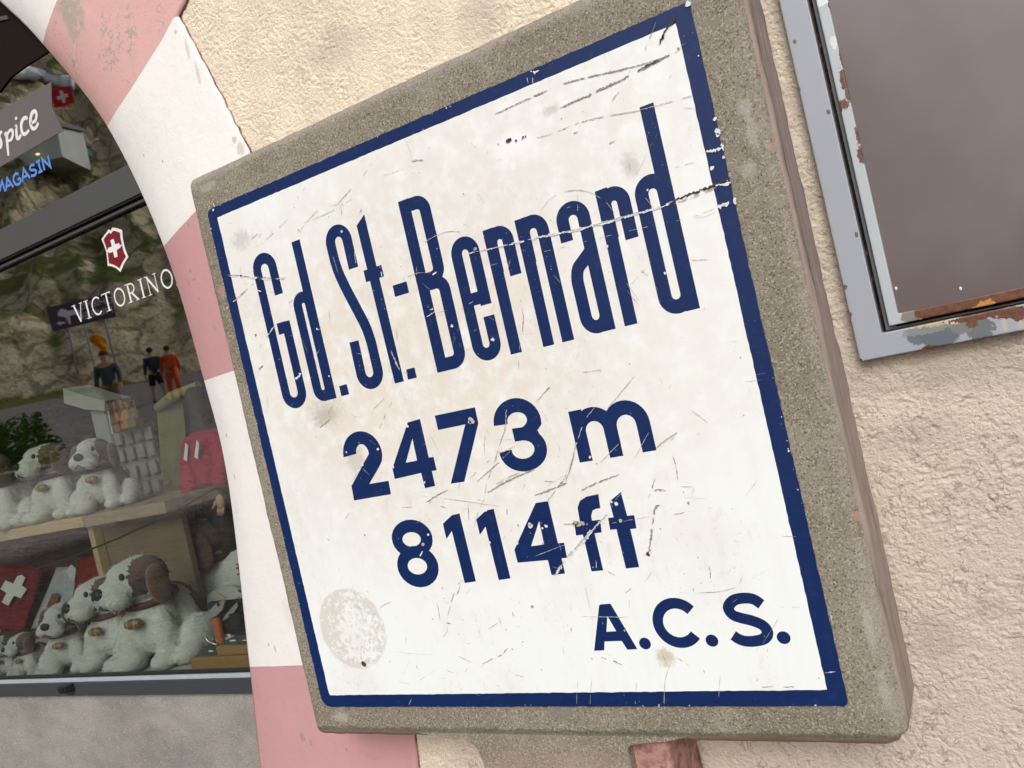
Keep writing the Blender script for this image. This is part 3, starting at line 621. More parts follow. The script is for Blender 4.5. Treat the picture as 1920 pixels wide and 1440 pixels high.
# serif capitals, unit height
T, t_ = 0.135, 0.055
def ser(x, z, w_): return [(x-w_/2, z-0.02), (x+w_/2, z-0.02), (x+w_/2, z+0.02), (x-w_/2, z+0.02)]
SERIF = {
 'V': (0.72, [([(0.10, 1), (0.37, 0.0)], T), ([(0.38, 0.02), (0.63, 1)], t_)], [(0.11, .98, .26), (0.62, .98, .22)]),
 'I': (0.34, [([(0.17, 0), (0.17, 1)], T)], [(0.17, .02, .30), (0.17, .98, .30)]),
 'C': (0.70, [(arc(0.40, 0.5, 0.32, 0.46, 48, 312, 26), 0.10)], [(0.62, .85, .05)]),
 'T': (0.66, [([(0.33, 0), (0.33, 0.98)], T), ([(0.03, 0.965), (0.63, 0.965)], 0.06)], [(0.33, .02, .30), (0.05, .90, .04), (0.61, .90, .04)]),
 'O': (0.80, [(arc(0.40, 0.5, 0.315, 0.455, 0, 345, 30), 0.105)], []),
 'R': (0.72, [([(0.15, 0), (0.15, 1)], T), ([(0.13, 0.965), (0.33, 0.965)]+arc(0.33, 0.725, 0.19, 0.24, 80, -80, 10)+[(0.15, 0.485)], 0.085), ([(0.33, 0.47), (0.64, 0.03)], 0.125)], [(0.15, .02, .28), (0.62, .02, .22), (0.1, .98, .2)]),
 'N': (0.80, [([(0.15, 0), (0.15, 1)], t_), ([(0.13, 0.97), (0.66, 0.03)], 0.13), ([(0.66, 0.02), (0.66, 1)], t_)], [(0.15, .02, .22), (0.10, .98, .2), (0.66, .98, .22)]),
 'X': (0.74, [([(0.1, 1), (0.62, 0)], T), ([(0.62, 1), (0.1, 0)], t_)], [(0.11, .98, .26), (0.61, .98, .22), (0.1, .02, .22), (0.62, .02, .26)]),
}
def serif_text(word, x0, z0, x1, cap, mat, last=None):
    ws = [SERIF[c][0]+0.10 for c in word]; tot = sum(ws[:last])-0.10; kx = (x1-x0)/tot; x = x0
    for c, w_ in zip(word, ws):
        bm = bmesh.new(); h = 0.0003; wd, sts, sf = SERIF[c]
        for path, wid in sts:
            stroke(bm, [(x+p[0]*kx, z0+p[1]*cap) for p in path], wid*cap*0.9, lambda u, v, k, h=h: Vector((u, GLASS_Y-h-0.0004*k, v)), closed=(c == 'O')); h += 0.0003
        for (sx_, sz_, sw) in sf:
            flat(bm, [[(x+q[0]*kx, z0+q[1]*cap) for q in ser(sx_, sz_, sw)]], h, th=0.0003); h += 0.0002
        obj('letter', bm, mat, win); x += w_*kx
bl = gl2(150.5, 604); tr_ = gl2(328.5, 539); tl_ = gl2(134, 574)
zb = (bl[1]+gl2(311, 542)[1])/2; cap = gl2(163.5, 563)[1]-gl2(168.5, 597.5)[1]
serif_text('VICTORINOX', tl_[0], zb, tr_[0], cap, M['vinyl_white'], last=9)
# grey pennant-ended board with white script, and blue lettering under it
G3 = lambda x, y: gl2(x/6, 160+y/6)
M['board'] = plain('mauve_grey_vinyl', (0.125, 0.108, 0.107), 0.55, 0.35, 0.12, 3)
bm = bmesh.new(); flat(bm, [[G3(-900, 760), (G3(-900, 760)[0], G3(-900, 1330)[1]), G3(0, 915), G3(705, 505), G3(578, 240), G3(572, -40), G3(0, 275)]], 0.0002); obj('sign_board', bm, M['board'], win)
def brush(pts, w0, name='letter', mat='vinyl_white', hh=0.0012):
    c = catmull(pts, 8); n = len(c); c2 = [G3(*p) for p in c]; s = 0.00027
    wid = [s*(w0*(0.55+0.45*math.sin(PI*(0.12+0.76*i/(n-1))))) for i in range(n)]
    bm = bmesh.new(); stroke(bm, c2, wid, lambda u, v, k: Vector((u, GLASS_Y-hh-0.0005*k, v))); return bm
def glyph(*strokes):
    bm = bmesh.new()
    for i, (pts, w0) in enumerate(strokes):
        c = catmull(pts, 8); n = len(c); c2 = [G3(*p) for p in c]; s = 0.00027
        wid = [s*w0*(0.5+0.5*math.sin(PI*(0.15+0.7*k/(n-1)))) for k in range(n)]
        stroke(bm, c2, wid, lambda u, v, k, i=i: Vector((u, GLASS_Y-0.0012-0.0004*i-0.0004*k, v)))
    obj('letter', bm, M['vinyl_white'], win)
glyph(([(345, 430), (395, 395), (408, 330), (388, 290), (355, 320), (340, 400), (350, 465), (375, 488), (405, 470), (428, 420)], 34))
glyph(([(305, 385), (290, 362), (255, 385), (236, 450), (248, 530), (280, 548), (325, 505)], 34))
glyph(([(168, 470), (180, 460), (182, 530), (190, 590), (212, 592), (235, 555)], 34), ([(172, 362), (178, 372), (180, 388)], 36))
glyph(([(48, 560), (72, 545), (78, 640), (92, 790)], 36), ([(75, 570), (105, 515), (135, 505), (145, 550), (125, 610), (90, 625)], 30))
glyph(([(20, 520), (-5, 545), (-8, 590), (12, 640), (5, 690), (-35, 705)], 34))
glyph(([(-95, 620), (-135, 640), (-150, 710), (-125, 760), (-90, 735), (-80, 670), (-100, 620)], 30))
glyph(([(-270, 640), (-290, 760), (-300, 860)], 36), ([(-180, 570), (-200, 700), (-205, 830)], 36), ([(-290, 755), (-200, 700)], 26))
BL = {'M': (0.95, [[(0.05, 0), (0.1, 1), (0.45, 0.35), (0.82, 1), (0.88, 0)]]), 'A': (0.80, [[(0.02, 0), (0.38, 1), (0.74, 0)], [(0.2, 0.33), (0.56, 0.33)]]),
      'G': (0.8, [[(0.66, 0.80), (0.45, 0.97), (0.2, 0.85), (0.1, 0.5), (0.2, 0.12), (0.46, 0.02), (0.68, 0.15), (0.68, 0.42), (0.45, 0.42)]]),
      'S': (0.7, [[(0.58, 0.82), (0.35, 0.97), (0.12, 0.8), (0.2, 0.58), (0.48, 0.45), (0.6, 0.25), (0.4, 0.03), (0.08, 0.14)]]), 'I': (0.52, [[(0.26, 0), (0.26, 1)], [(0.08, 0.96), (0.44, 0.96)], [(0.08, 0.04), (0.44, 0.04)]]),
      'N': (0.8, [[(0.08, 0), (0.1, 1), (0.62, 0.02), (0.64, 1)]])}
zb = G3(60, 1190)[1]; cap = G3(395, 872)[1]-G3(420, 1000)[1]; xN = G3(568, 900)[0]; xA = G3(60, 1190)[0]
kx = (xN-xA)/(BL['A'][0]+BL['G'][0]+BL['A'][0]+BL['S'][0]+BL['I'][0]+BL['N'][0]-0.1)
x = xA-BL['M'][0]*kx
for c in 'MAGASIN':
    bm = bmesh.new()
    for i, pth in enumerate(BL[c][1]):
        pth = catmull(pth, 6) if c in 'GS' else pth
        stroke(bm, [(x+p[0]*kx, zb+p[1]*cap) for p in pth], cap*0.235, lambda u, v, k, i=i: Vector((u, GLASS_Y-0.0004-0.0004*i-0.0004*k, v)))
    obj('letter', bm, M['vinyl_blue'], win); x += BL[c][0]*kx
# dark panel covering the window's upper corner, with a grey bar in front
bm = bmesh.new(); flat(bm, [[gl2(-380, 330), gl2(-380, -130), gl2(-40, -110), gl2(40, -20), gl2(112, 84), gl2(48, 124), gl2(20, 145), gl2(0, 172)]], 0.001, th=0.002); obj('dark_panel', bm, plain('dark_brown_panel', (0.014, 0.010, 0.008), 0.85, 0.08), win)
bm = bmesh.new(); flat(bm, [[gl2(-60, 50), gl2(-60, 40), gl2(17, 30), gl2(19, 37)]], 0.004, th=0.003); obj('grey_bar', bm, M['frame'], win)

# ================================================================== THE PASS SIGN
sign = empty('pass_sign', (-0.62, 0.06, -1.5), 'large concrete pass sign with blue-bordered white plate giving the height of the pass', 'sign')
def box_grid(lo, hi, step):
    lo = np.array(lo); hi = np.array(hi); V_, Q_ = [], []; off = 0
    ns = np.maximum(2, np.round((hi-lo)/step).astype(int))
    for ax in range(3):
        a, b = [k for k in range(3) if k != ax]
        ga, gb = np.meshgrid(np.linspace(lo[a], hi[a], ns[a]+1), np.linspace(lo[b], hi[b], ns[b]+1), indexing='ij')
        for side in (0, 1):
            p = np.zeros(ga.shape+(3,)); p[..., a] = ga; p[..., b] = gb; p[..., ax] = (lo, hi)[side][ax]
            n, m = ga.shape; i = np.arange(n*m).reshape(n, m)+off; off += n*m
            q = np.stack([i[:-1, :-1], i[1:, :-1], i[1:, 1:], i[:-1, 1:]], -1).reshape(-1, 4)
            if (side == 0) != (ax == 1): q = q[:, ::-1]
            V_.append(p.reshape(-1, 3)); Q_.append(q)
    v = np.concatenate(V_); q = np.concatenate(Q_)
    u, inv = np.unique(np.round(v, 6), axis=0, return_inverse=True)
    return u, inv.reshape(-1)[q]
SX0, SX1, SZ0, SZ1, SD = -1.083, -0.1465, -0.527, 0.440, 0.125
v, q = box_grid((SX0, 0.0, SZ0), (SX1, SD, SZ1), 0.0046)
lo = np.array([SX0, 0, SZ0]); hi = np.array([SX1, SD, SZ1])
ch = 0.012+0.0025*fbm(v[:, 0]*7+v[:, 1]*3, v[:, 2]*7, 3, 101)*2
inlo = lo+ch[:, None]; inhi = hi-ch[:, None]
c = np.clip(v, inlo, inhi); d = v-c; s = np.abs(d).sum(1)/ch
k = np.where(s > 1, 1/np.maximum(s*0.8+0.2*np.linalg.norm(d, axis=1)/ch*1.0, 1e-6), 1.0)
v2 = c+d*k[:, None]
nrm = np.zeros_like(v); nn = np.linalg.norm(d, axis=1); mk = nn > 1e-9; nrm[mk] = d[mk]/nn[mk, None]
front = (v[:, 1] < 1e-5); sidef = (v[:, 0] > SX1-1e-5)
edge_d = np.minimum.reduce([v[:, 0]-SX0, SX1-v[:, 0], v[:, 2]-SZ0, SZ1-v[:, 2]])
rough_ = fbm(v[:, 0]*60, v[:, 2]*60+v[:, 1]*60, 4, 110, 0.6)
amt = 0.0007+0.0018*np.exp(-np.maximum(edge_d, 0)/0.010)+0.0012*np.exp(-np.maximum(SX1-v[:, 0], 0)/0.035)*(v[:, 2] > -0.5)
disp = rough_*amt
gro = fbm(v[:, 1]*150+v[:, 2]*2, v[:, 2]*5, 4, 120, 0.65)           # long weathering grooves down the side
disp = np.where(sidef, disp*0.5-np.abs(gro)*0.009+0.0006, disp)
lowf = fbm(v[:, 2]*4, v[:, 0]*4, 3, 130)*0.0015*np.exp(-np.maximum(SX1-v[:, 0], 0)/0.03)
v2 = v2+nrm*(disp+lowf)[:, None]
# broken corner bottom right, chipped edge spots
for (cx, cz, r_) in ((SX1, SZ0, 0.030), (SX0-0.004, -0.22, 0.012), (SX0-0.003, 0.10, 0.010), (SX0-0.004, 0.02, 0.012)):
    dd = np.hypot(v[:, 0]-cx, v[:, 2]-cz); f_ = np.clip(1-dd/r_, 0, 1)
    ctr = np.array([(SX0+SX1)/2, 0.06, (SZ0+SZ1)/2]); dirv = ctr-v2; dirv /= np.linalg.norm(dirv, axis=1)[:, None]
    v2 = v2+dirv*(f_*0.014*(0.8+0.6*rough_))[:, None]
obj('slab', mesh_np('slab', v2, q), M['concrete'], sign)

# post with flared left shoulder
def PP(px, py, Y=0.004): q = P(px, py, Y); return (q.x, q.z)
lft = [PP(872, 1383), PP(884, 1388), PP(896, 1398), PP(904, 1412), PP(910, 1430), PP(918, 1470)]
xl = lft[-1][0]; xr = PP(1188, 1440)[0]
outl = [(xl, -1.74)]+[(xr, -1.74)]+[(xr, -0.5335), (xr+0.006, -0.5285), (xr+0.02, -0.5262), (xr+0.06, -0.522), (xr+0.10, -0.513)]+[(lft[0][0]-0.10, -0.513), (lft[0][0]-0.05, -0.522), (lft[0][0]-0.015, -0.5268)]+[(a, b) for a, b in lft]
bm = bmesh.new(); prism(bm, [outl], lambda u, v_, k: Vector((u, 0.118-0.1192*k, v_)))
obj('post', bm, M['post'], sign)
a_ = P(1190, 1404, 0.018); b_ = P(1254, 1404, 0.018)
bm = bmesh.new(); v, q = box_grid((xr-0.02, 0.016, -1.74), (b_.x, 0.119, -0.5285), 0.012)
n_ = fbm(v[:, 0]*40+v[:, 1]*33, v[:, 2]*40, 3, 140)*0.004; v[:, 1] += np.maximum(n_, -0.004)*(v[:, 1] < 0.03); v[:, 0] += n_*(v[:, 0] > b_.x-0.002); v[:, 2] += n_*(v[:, 2] > -0.54)
bm.free()
g = G('pink_masonry', 0.95, 0.15); n2 = g.noise(60, 5, 0.65)
c = g.ramp(n2, [(0.3, (0.16, 0.075, 0.06)), (0.48, (0.36, 0.19, 0.16)), (0.7, (0.46, 0.27, 0.235))]); g.col(c).bump(n2, 0.8, 0.005)
obj('support_block', mesh_np('support_block', v, q), g.m, sign)

# enamel plate
def rrect(u0, v0, u1, v1, rads, n=6, wob=0.0):
    pts = []
    for (cx, cy, sx_, sy_, a0, r) in ((u1, v1, -1, -1, 0, rads[1]), (u0, v1, 1, -1, 90, rads[0]), (u0, v0, 1, 1, 180, rads[3]), (u1, v0, -1, 1, 270, rads[2])):
        r = max(r, 0.3)
        pts += [(cx+sx_*r+r*math.cos(math.radians(a0+90*i/n)), cy+sy_*r+r*math.sin(math.radians(a0+90*i/n))) for i in range(n+1)]
    out = []
    for p, q_ in zip(pts, pts[1:]+pts[:1]):
        L = math.hypot(q_[0]-p[0], q_[1]-p[1]); m = max(1, int(L/7))
        for i in range(m): out.append((p[0]+(q_[0]-p[0])*i/m, p[1]+(q_[1]-p[1])*i/m))
    return [(a+random.gauss(0, wob), b+random.gauss(0, wob)) for a, b in out]
W_, H_ = PW*1000, PH*1000
blo = rrect(0, 0, W_, H_, (11, 7, 6, 17), wob=0.32)
whi = rrect(20.3, 20.2, W_-20.3, H_-18.2, (0.6, 0.6, 1.5, 3), wob=0.22)
bm = bmesh.new(); prism(bm, [blo], lambda u, v_, k: Vector((PX0+u/1000, 0.004-0.0065*k, PZ0+v_/1000)))
plate = obj('plate', bm, M['blue'], sign); plate['label'] = 'enamel plate, dark blue border'
bm = bmesh.new(); prism(bm, [whi], lambda u, v_, k: pl(u, v_, -0.2+0.45*k))
obj('white_field', bm, M['white'], plate)
# ---- letters, drawn in millimetres of the plate
class Let:
    def __init__(s): s.bm = bmesh.new(); s.h = 0.30
    def nx(s): s.h += 0.07; h = s.h; return lambda u, v_, k: pl(u, v_, h-(0.0 if k else 0.3))
    def poly(s, *loops): prism(s.bm, [list(l) for l in loops], s.nx()); return s
    def rect(s, u0, u1, v0, v1): return s.poly([(u0, v0), (u1, v0), (u1, v1), (u0, v1)])
    def st(s, path, w_, closed=False): stroke(s.bm, path, w_, s.nx(), closed); return s
    def done(s): obj('letter', s.bm, M['blue'], plate)
def A(cx, cz, rx, rz, a0, a1, n=16): return arc(cx, cz, rx, rz, a0, a1, n)
w1 = 17.6
L = Let(); L.st([(113.6, 679)]+[(113.6, 700)]+A(96.6, 724.5, 17, 17.4, 0, 180)+[(79.6, 700)]+A(96.6, 521.5, 17.2, 16.8, 180, 360)+[(113.8, 634.8)], w1); L.rect(94.3, 114, 617, 635.4); L.done()
def d_like(x0, x1, b0, b1, top, base, bx0, xh=671.8):
    L = Let(); L.rect(x0, x1, base, top)
    cx = (bx0+8.8+x0+7)/2; r = (x0+7-bx0-8.8)/2
    L.st([(x0+7, 600)]+A(cx, xh-8.8-r, r, r, 0, 180)+A(cx, base+8.4+r, r, r, 180, 360)+[(x0+7, 600)], w1); L.done()
d_like(163.4, 180.9, 0, 0, 750, 496.6, 137.6)
Let().poly([(191, 497.5), (206.9, 497.8), (206.6, 514.1), (191.1, 513.6)]).done()
sp = [(270.5, 680.2), (270.8, 722)]+A(254.6, 724.5, 16.3, 17.6, 8, 172, 14)+[(238.3, 716), (238.6, 700)]
sp += catmull([(238.8, 696), (241.5, 678), (248.5, 652), (258.5, 621), (267.5, 592), (270.8, 570), (271.3, 552)], 5)[1:]+[(271.3, 525)]+A(254.9, 523, 16.4, 16.8, -4, -176, 14)+[(238.6, 530), (239.4, 574.2)]
Let().st(sp, 18.2).done()
Let().poly([(296.6, 497.2), (313.8, 497.1), (312.2, 750.6), (293.9, 738.9)]).rect(287.4, 321.6, 654.3, 671.8).done()
Let().poly([(321.6, 498), (338, 498), (338, 513.3), (322.4, 513.2)]).done()
Let().rect(332.8, 358.7, 620.5, 637.4).done()
L = Let(); L.rect(375.3, 394.4, 497.6, 750)
L.st([(386, 740.2), (402, 740.2)]+A(404, 726.4, 13.6, 13.8, 85, 0, 10)+A(404, 645, 13.6, 14, 0, -90, 10)+[(386, 631)], 18.6)
L.st([(386, 624), (404, 624)]+A(406, 610, 13.6, 14, 85, 0, 10)+A(405.8, 520.5, 13.8, 13.6, 0, -90, 10)+[(386, 506.9)], 18.6); L.done()
L = Let(); L.st([(479.6, 557.6), (479.6, 530)]+A(465.4, 521, 14.3, 14.6, 0, -180)+A(465.4, 649, 14.3, 15.2, 180, 0)+[(479.6, 573.4)], 17.8); L.rect(456, 481, 576.4, 594.2); L.done()
def arch(L, x0, x1, end, apex=671.6, w_=17.6):
    cx = (x0+x1)/2; r = (x1-x0)/2
    L.st([(x0, 610)]+A(cx, apex-w_/2-r, r, r, 178, 0)+[(x1, end)], w_)
L = Let(); L.poly([(499.7, 498), (517.4, 498.2), (517.8, 671.9), (499.7, 671.6)]); arch(L, 509.5, 535, 601.2); L.done()
L = Let(); L.poly([(550.7, 497.5), (567.4, 497.7), (568.8, 671.5), (550.6, 671)]); arch(L, 560.5, 588.6, 497.7); L.done()
L = Let(); L.st([(618.6, 623.2)]+A(633.6, 648.6, 15, 14.6, 180, 0)+[(648.4, 498.6)], 17.6)
L.st(catmull([(647, 603), (636, 594.5), (625, 585.5), (620.6, 572), (620.4, 560)], 5)+A(634.4, 522, 14, 15.2, 180, 350), 17.2); L.done()
L = Let(); L.poly([(669.9, 498.7), (687.3, 498.6), (688, 674.3), (670.7, 673.7)]); arch(L, 680, 705.2, 603.4, 673); L.done()
d_like(751.2, 769.2, 0, 0, 753.8, 498.7, 720.6, 672.6)
# second line
Let().poly([(167, 404.2)]+A(205.4, 402.5, 38.2, 36.4, 178, -8, 18)+catmull([(242.5, 394), (236, 383), (205.2, 355.6)], 5)[1:]+[(243.4, 355.6), (242.2, 334.6), (167.8, 334), (169.6, 357.2)]+catmull([(186, 372), (205, 390), (216, 399.5)], 5)+A(206, 404.3, 12.2, 14.4, -10, 176, 12)).done()
def four(dx, dz, sc=1.0):
    tr = lambda p: (p[0]+dx, p[1]+dz)
    return tr
Let().poly([(303.4, 436.4), (326.6, 437.8), (326.4, 379.1), (335, 379.1), (335, 358.7), (326.3, 358.9), (326, 336.3), (307.2, 335.4), (306.4, 358.8), (255.7, 356.4), (256, 373)], [(305.2, 411.7), (304.4, 378), (283.3, 378)]).done()
Let().poly([(353.7, 438), (424.1, 437.8), (423.6, 414.5), (377.9, 335.6), (354, 335.9), (401.6, 416.6), (353.7, 416.4)]).done()
Let().poly([(446.3, 406.4)]+A(485.2, 404.6, 37.6, 34.4, 177, -14, 18)+[(513.4, 389.4)]+A(484.2, 366.4, 37.8, 30.4, 34, -184, 24)+[(465.2, 369.2)]+A(484.8, 366.6, 18, 12.8, -188, 80, 16)+[(475, 379.4), (475, 398)]+A(486, 408, 15.6, 11.2, -72, 190, 16)+[(467.4, 405.4)]).done()
L = Let(); L.rect(565, 584.2, 336.1, 405.9); L.st([(574.6, 372)]+A(596.8, 374.6, 22.2, 22.4, 172, 0)+[(619, 336)], 18.8); L.st([(619.2, 350)]+A(642, 374.2, 22.8, 23.4, 180, 0)+[(664.9, 336.3)], 18.8); L.done()
# third line
L = Let(); L.poly(A(261.8, 262.6, 38.2, 29.6, 0, 345, 26), A(260.9, 261.8, 17.3, 11.2, 0, 345, 20)); L.poly(A(260.4, 219.4, 38.4, 32.2, 0, 345, 26), A(260, 220, 18.2, 12.8, 0, 345, 20)); L.done()
one = [(324.1, 279), (343.5, 290), (357.1, 290.8), (358.3, 188.7), (338.2, 187.8), (336.8, 266.8), (324.1, 255.9)]
Let().poly(one).done(); Let().poly([(a+59.2, b-0.1) for a, b in one]).done()
Let().poly([(485.1, 290.6), (504.8, 291), (505.2, 231.3), (514.6, 231.3), (513.8, 210), (505.3, 210), (505.3, 188.6), (484, 188.1), (483.7, 209.6), (435, 210), (434.5, 228.8)], [(484.1, 265.3), (483.5, 231.9), (462.6, 231.4)]).done()
Let().poly([(545.6, 188.2), (563, 188.2), (562.8, 239.2), (573.4, 239.4), (575.4, 256.5), (563.4, 256.6), (563.8, 263), (567.5, 270), (573, 271.8), (579.4, 271.8), (581.3, 290.9), (563.7, 289.8), (552.5, 285.4), (546.6, 276.5), (545.4, 256.5), (536.6, 256), (535, 239.2), (545.4, 239.2)]).done()
Let().poly([(596, 188), (615, 188.3), (614.8, 239.4), (623.4, 239.4), (624.6, 257.2), (614.6, 257.3), (613.4, 289.5), (594.5, 279.2), (595.2, 257.6), (587.2, 257.6), (586.3, 241.6), (595.4, 241.4)]).done()
# A.C.S.
Let().poly([(545.4, 141.2), (548, 142.2), (562.4, 142.3), (586, 78.8), (571.4, 78.4), (566.4, 90.7), (541, 90.9), (537.6, 78.8), (522.3, 78.5)], [(553.8, 126), (547.2, 104.2), (561.6, 104.3)]).done()
for cx, cz in ((598.6, 85.8), (689.7, 86), (779.4, 86)): Let().poly(A(cx, cz, 8.2, 8.0, 0, 340, 18)).done()
Let().st(A(649.6, 111.2, 26.4, 26.2, 36, 320, 30), 14.2).done()
Let().st(catmull([(761.8, 128.7), (754, 135.6), (743, 137.9), (729, 136), (720.2, 127.2), (723.4, 118), (733, 113.2), (746, 109), (757.6, 102.6), (761.6, 93.6), (756, 86), (744.5, 83.3), (733, 83.4), (724.5, 86.5), (718.4, 91.6)], 6), 13.8).done()

# ---- wear on the plate: scratches and chips as thin ragged flakes
def ragged(bm, pts, w_, dash=0.0, jit=0.35, step_=1.6, h=1.6):
    pts = catmull(pts, 6) if len(pts) > 2 else pts
    P2 = []
    for a, b in zip(pts, pts[1:]):
        n = max(1, int(math.hypot(b[0]-a[0], b[1]-a[1])/step_))
        for i in range(n): P2.append((a[0]+(b[0]-a[0])*i/n, a[1]+(b[1]-a[1])*i/n))
    P2.append(pts[-1]); n = len(P2); run = []; on = True; left = 0
    def flush():
        if len(run) < 2: return
        vs = []
        for k, (p, wd) in enumerate(run):
            a = run[max(0, k-1)][0]; b = run[min(len(run)-1, k+1)][0]; t = np.array([b[0]-a[0], b[1]-a[1]]); t = t/(np.linalg.norm(t)+1e-9); nn_ = np.array([-t[1], t[0]])
            e = 0.35 if k in (0, len(run)-1) else 1
            u1 = np.array(p)+nn_*wd*e*random.uniform(0.15, 0.75); u2 = np.array(p)-nn_*wd*e*random.uniform(0.15, 0.75)
            vs.append((bm.verts.new(pl(u1[0], u1[1], h)), bm.verts.new(pl(u2[0], u2[1], h))))
        for a, b in zip(vs, vs[1:]): bm.faces.new((a[0], a[1], b[1], b[0]))
    for i, p in enumerate(P2):
        if left <= 0:
            on = random.random() > dash; left = random.randint(1, 4) if not on else random.randint(2, 7)
            if not on: flush(); run = []
        left -= 1
        if on:
            p = (p[0]+random.gauss(0, jit*w_*0.4), p[1]+random.gauss(0, jit*w_*0.4)); run.append((p, w_*random.uniform(0.45, 1.15)*(0.6+0.4*math.sin(PI*min(1, max(0, (i+1)/n))))))
    flush()
def flake(bm, c, r, n=9, h=1.65, asp=1.0):
    a0 = random.random()*6; ps = [(c[0]+r*random.uniform(0.5, 1.1)*math.cos(a0+2*PI*k/n)*asp, c[1]+r*random.uniform(0.5, 1.1)*math.sin(a0+2*PI*k/n)) for k in range(n)]
    bm.faces.new([bm.verts.new(pl(*p, h)) for p in ps])
SB = {k: bmesh.new() for k in ('scr_dark', 'scr_mid', 'scr_white', 'scr_rust', 'tan')}
def S(kind, c, pts, wpx, dash=0.0, h=1.6): ragged(SB[kind], [cp(c, *p) for p in pts], wpx*CROP[c][2]*0.74, dash, h=h)
def K(kind, c, p, rpx, asp=1.0): flake(SB[kind], cp(c, *p), rpx*CROP[c][2]*0.93, asp=asp)
# the long crease from the right edge across the name
mainl = [(75, 852), (200, 825), (330, 795), (440, 768), (560, 745), (700, 712), (780, 690), (900, 655), (1000, 628), (1085, 595)]
S('scr_white', 'B', mainl, 10, 0.12, 1.5); S('scr_white', 'B', [(x, y+5) for x, y in mainl[3:]], 7, 0.25, 1.52); S('scr_mid', 'B', [(x, y-1) for x, y in mainl], 4, 0.45, 1.62)
S('scr_dark', 'B', [(x, y-3) for x, y in mainl[4:]], 3.5, 0.4, 1.66); S('scr_rust', 'B', [(1070, 600), (1150, 565), (1250, 530), (1365, 478)], 13, 0.04, 1.64); S('scr_mid', 'B', [(1085, 608), (1200, 560), (1300, 525)], 5, 0.4)
S('scr_white', 'B', [(1285, 517), (1325, 512), (1362, 504)], 12, 0.1); S('scr_white', 'B', [(1240, 354), (1285, 345), (1322, 330)], 12, 0.05); S('scr_mid', 'B', [(1242, 350), (1320, 328)], 4, 0.3, 1.7)
S('scr_white', 'B', [(1300, 625), (1352, 602)], 18, 0.1); S('scr_white', 'B', [(1378, 575), (1385, 610)], 12); S('scr_white', 'B', [(1318, 310), (1325, 345)], 14)
for p, r in (((1300, 255), 13), ((1285, 192), 8), ((1271, 433), 9), ((1345, 512), 9), ((1328, 380), 6), ((1300, 270), 8), ((955, 540), 5), ((755, 817), 7), ((1040, 948), 7), ((400, 1135), 5), ((195, 1274), 10), ((110, 828), 7)): K('scr_white', 'B', p, r)
S('scr_mid', 'B', [(185, 910), (420, 850), (700, 780), (1000, 710), (1150, 680)], 3, 0.62); S('scr_mid', 'B', [(1100, 605), (1290, 535)], 2.5, 0.35)
for dy in (0, 10, 20): S('scr_mid', 'B', [(1165+dy*2, 678+dy*.3), (1290, 628+dy)], 2, 0.3)
S('scr_mid', 'B', [(430, 640), (480, 580), (540, 550), (610, 540), (680, 555), (750, 600), (790, 650)], 3, 0.25); S('scr_dark', 'B', [(335, 1120), (345, 1160), (338, 1250), (325, 1330), (322, 1420)], 5, 0.45)
S('scr_mid', 'B', [(610, 560), (612, 690)], 3, 0.4); S('scr_mid', 'B', [(1085, 430), (1190, 402)], 3, 0.5); S('scr_mid', 'B', [(855, 380), (870, 440)], 8, 0.7)
# crossing scratches top right
S('scr_dark', 'F', [(585, 548), (800, 450), (920, 400), (1100, 355), (1290, 310), (1440, 258), (1478, 225)], 6, 0.12); S('scr_dark', 'F', [(890, 520), (1060, 445), (1200, 380), (1300, 325), (1400, 275), (1470, 228)], 10, 0.35)
S('scr_dark', 'F', [(1180, 390), (1310, 318), (1420, 262)], 10, 0.3); S('scr_rust', 'F', [(1448, 70), (1440, 105), (1400, 150), (1375, 215)], 11, 0.25); S('scr_rust', 'F', [(1395, 140), (1380, 220)], 12, 0.4)
S('scr_dark', 'F', [(1480, 218), (1560, 180)], 4, 0.5); S('scr_mid', 'F', [(785, 662), (860, 640), (1000, 585), (1130, 555), (1275, 530), (1530, 460)], 4, 0.2)
for p, r in (((648, 675), 11), ((687, 675), 6), ((660, 670), 6), ((720, 657), 5), ((731, 655), 4), ((716, 668), 3), ((600, 693), 3)): K('scr_rust', 'F', p, r)
S('scr_mid', 'F', [(160, 675), (192, 772)], 2, 0.2); S('scr_mid', 'F', [(180, 772), (260, 768)], 9, 0.35); S('scr_mid', 'F', [(178, 835), (225, 828)], 5, 0.3); S('scr_dark', 'F', [(1140, 590), (1185, 585)], 7, 0.3)
S('scr_dark', 'F', [(838, 540), (862, 515)], 10, 0.4); S('scr_mid', 'F', [(1145, 485), (1180, 440)], 4, 0.4); S('scr_mid', 'F', [(960, 640), (985, 630)], 6, 0.5); S('scr_mid', 'F', [(1130, 690), (1180, 665)], 4, 0.5)
S('scr_white', 'F', [(755, 350), (795, 340)], 16, 0.25); S('scr_white', 'F', [(765, 372), (768, 410)], 4, 0.2); S('scr_white', 'F', [(738, 370), (745, 400)], 3, 0.3); K('scr_white', 'F', (1512, 20), 12)
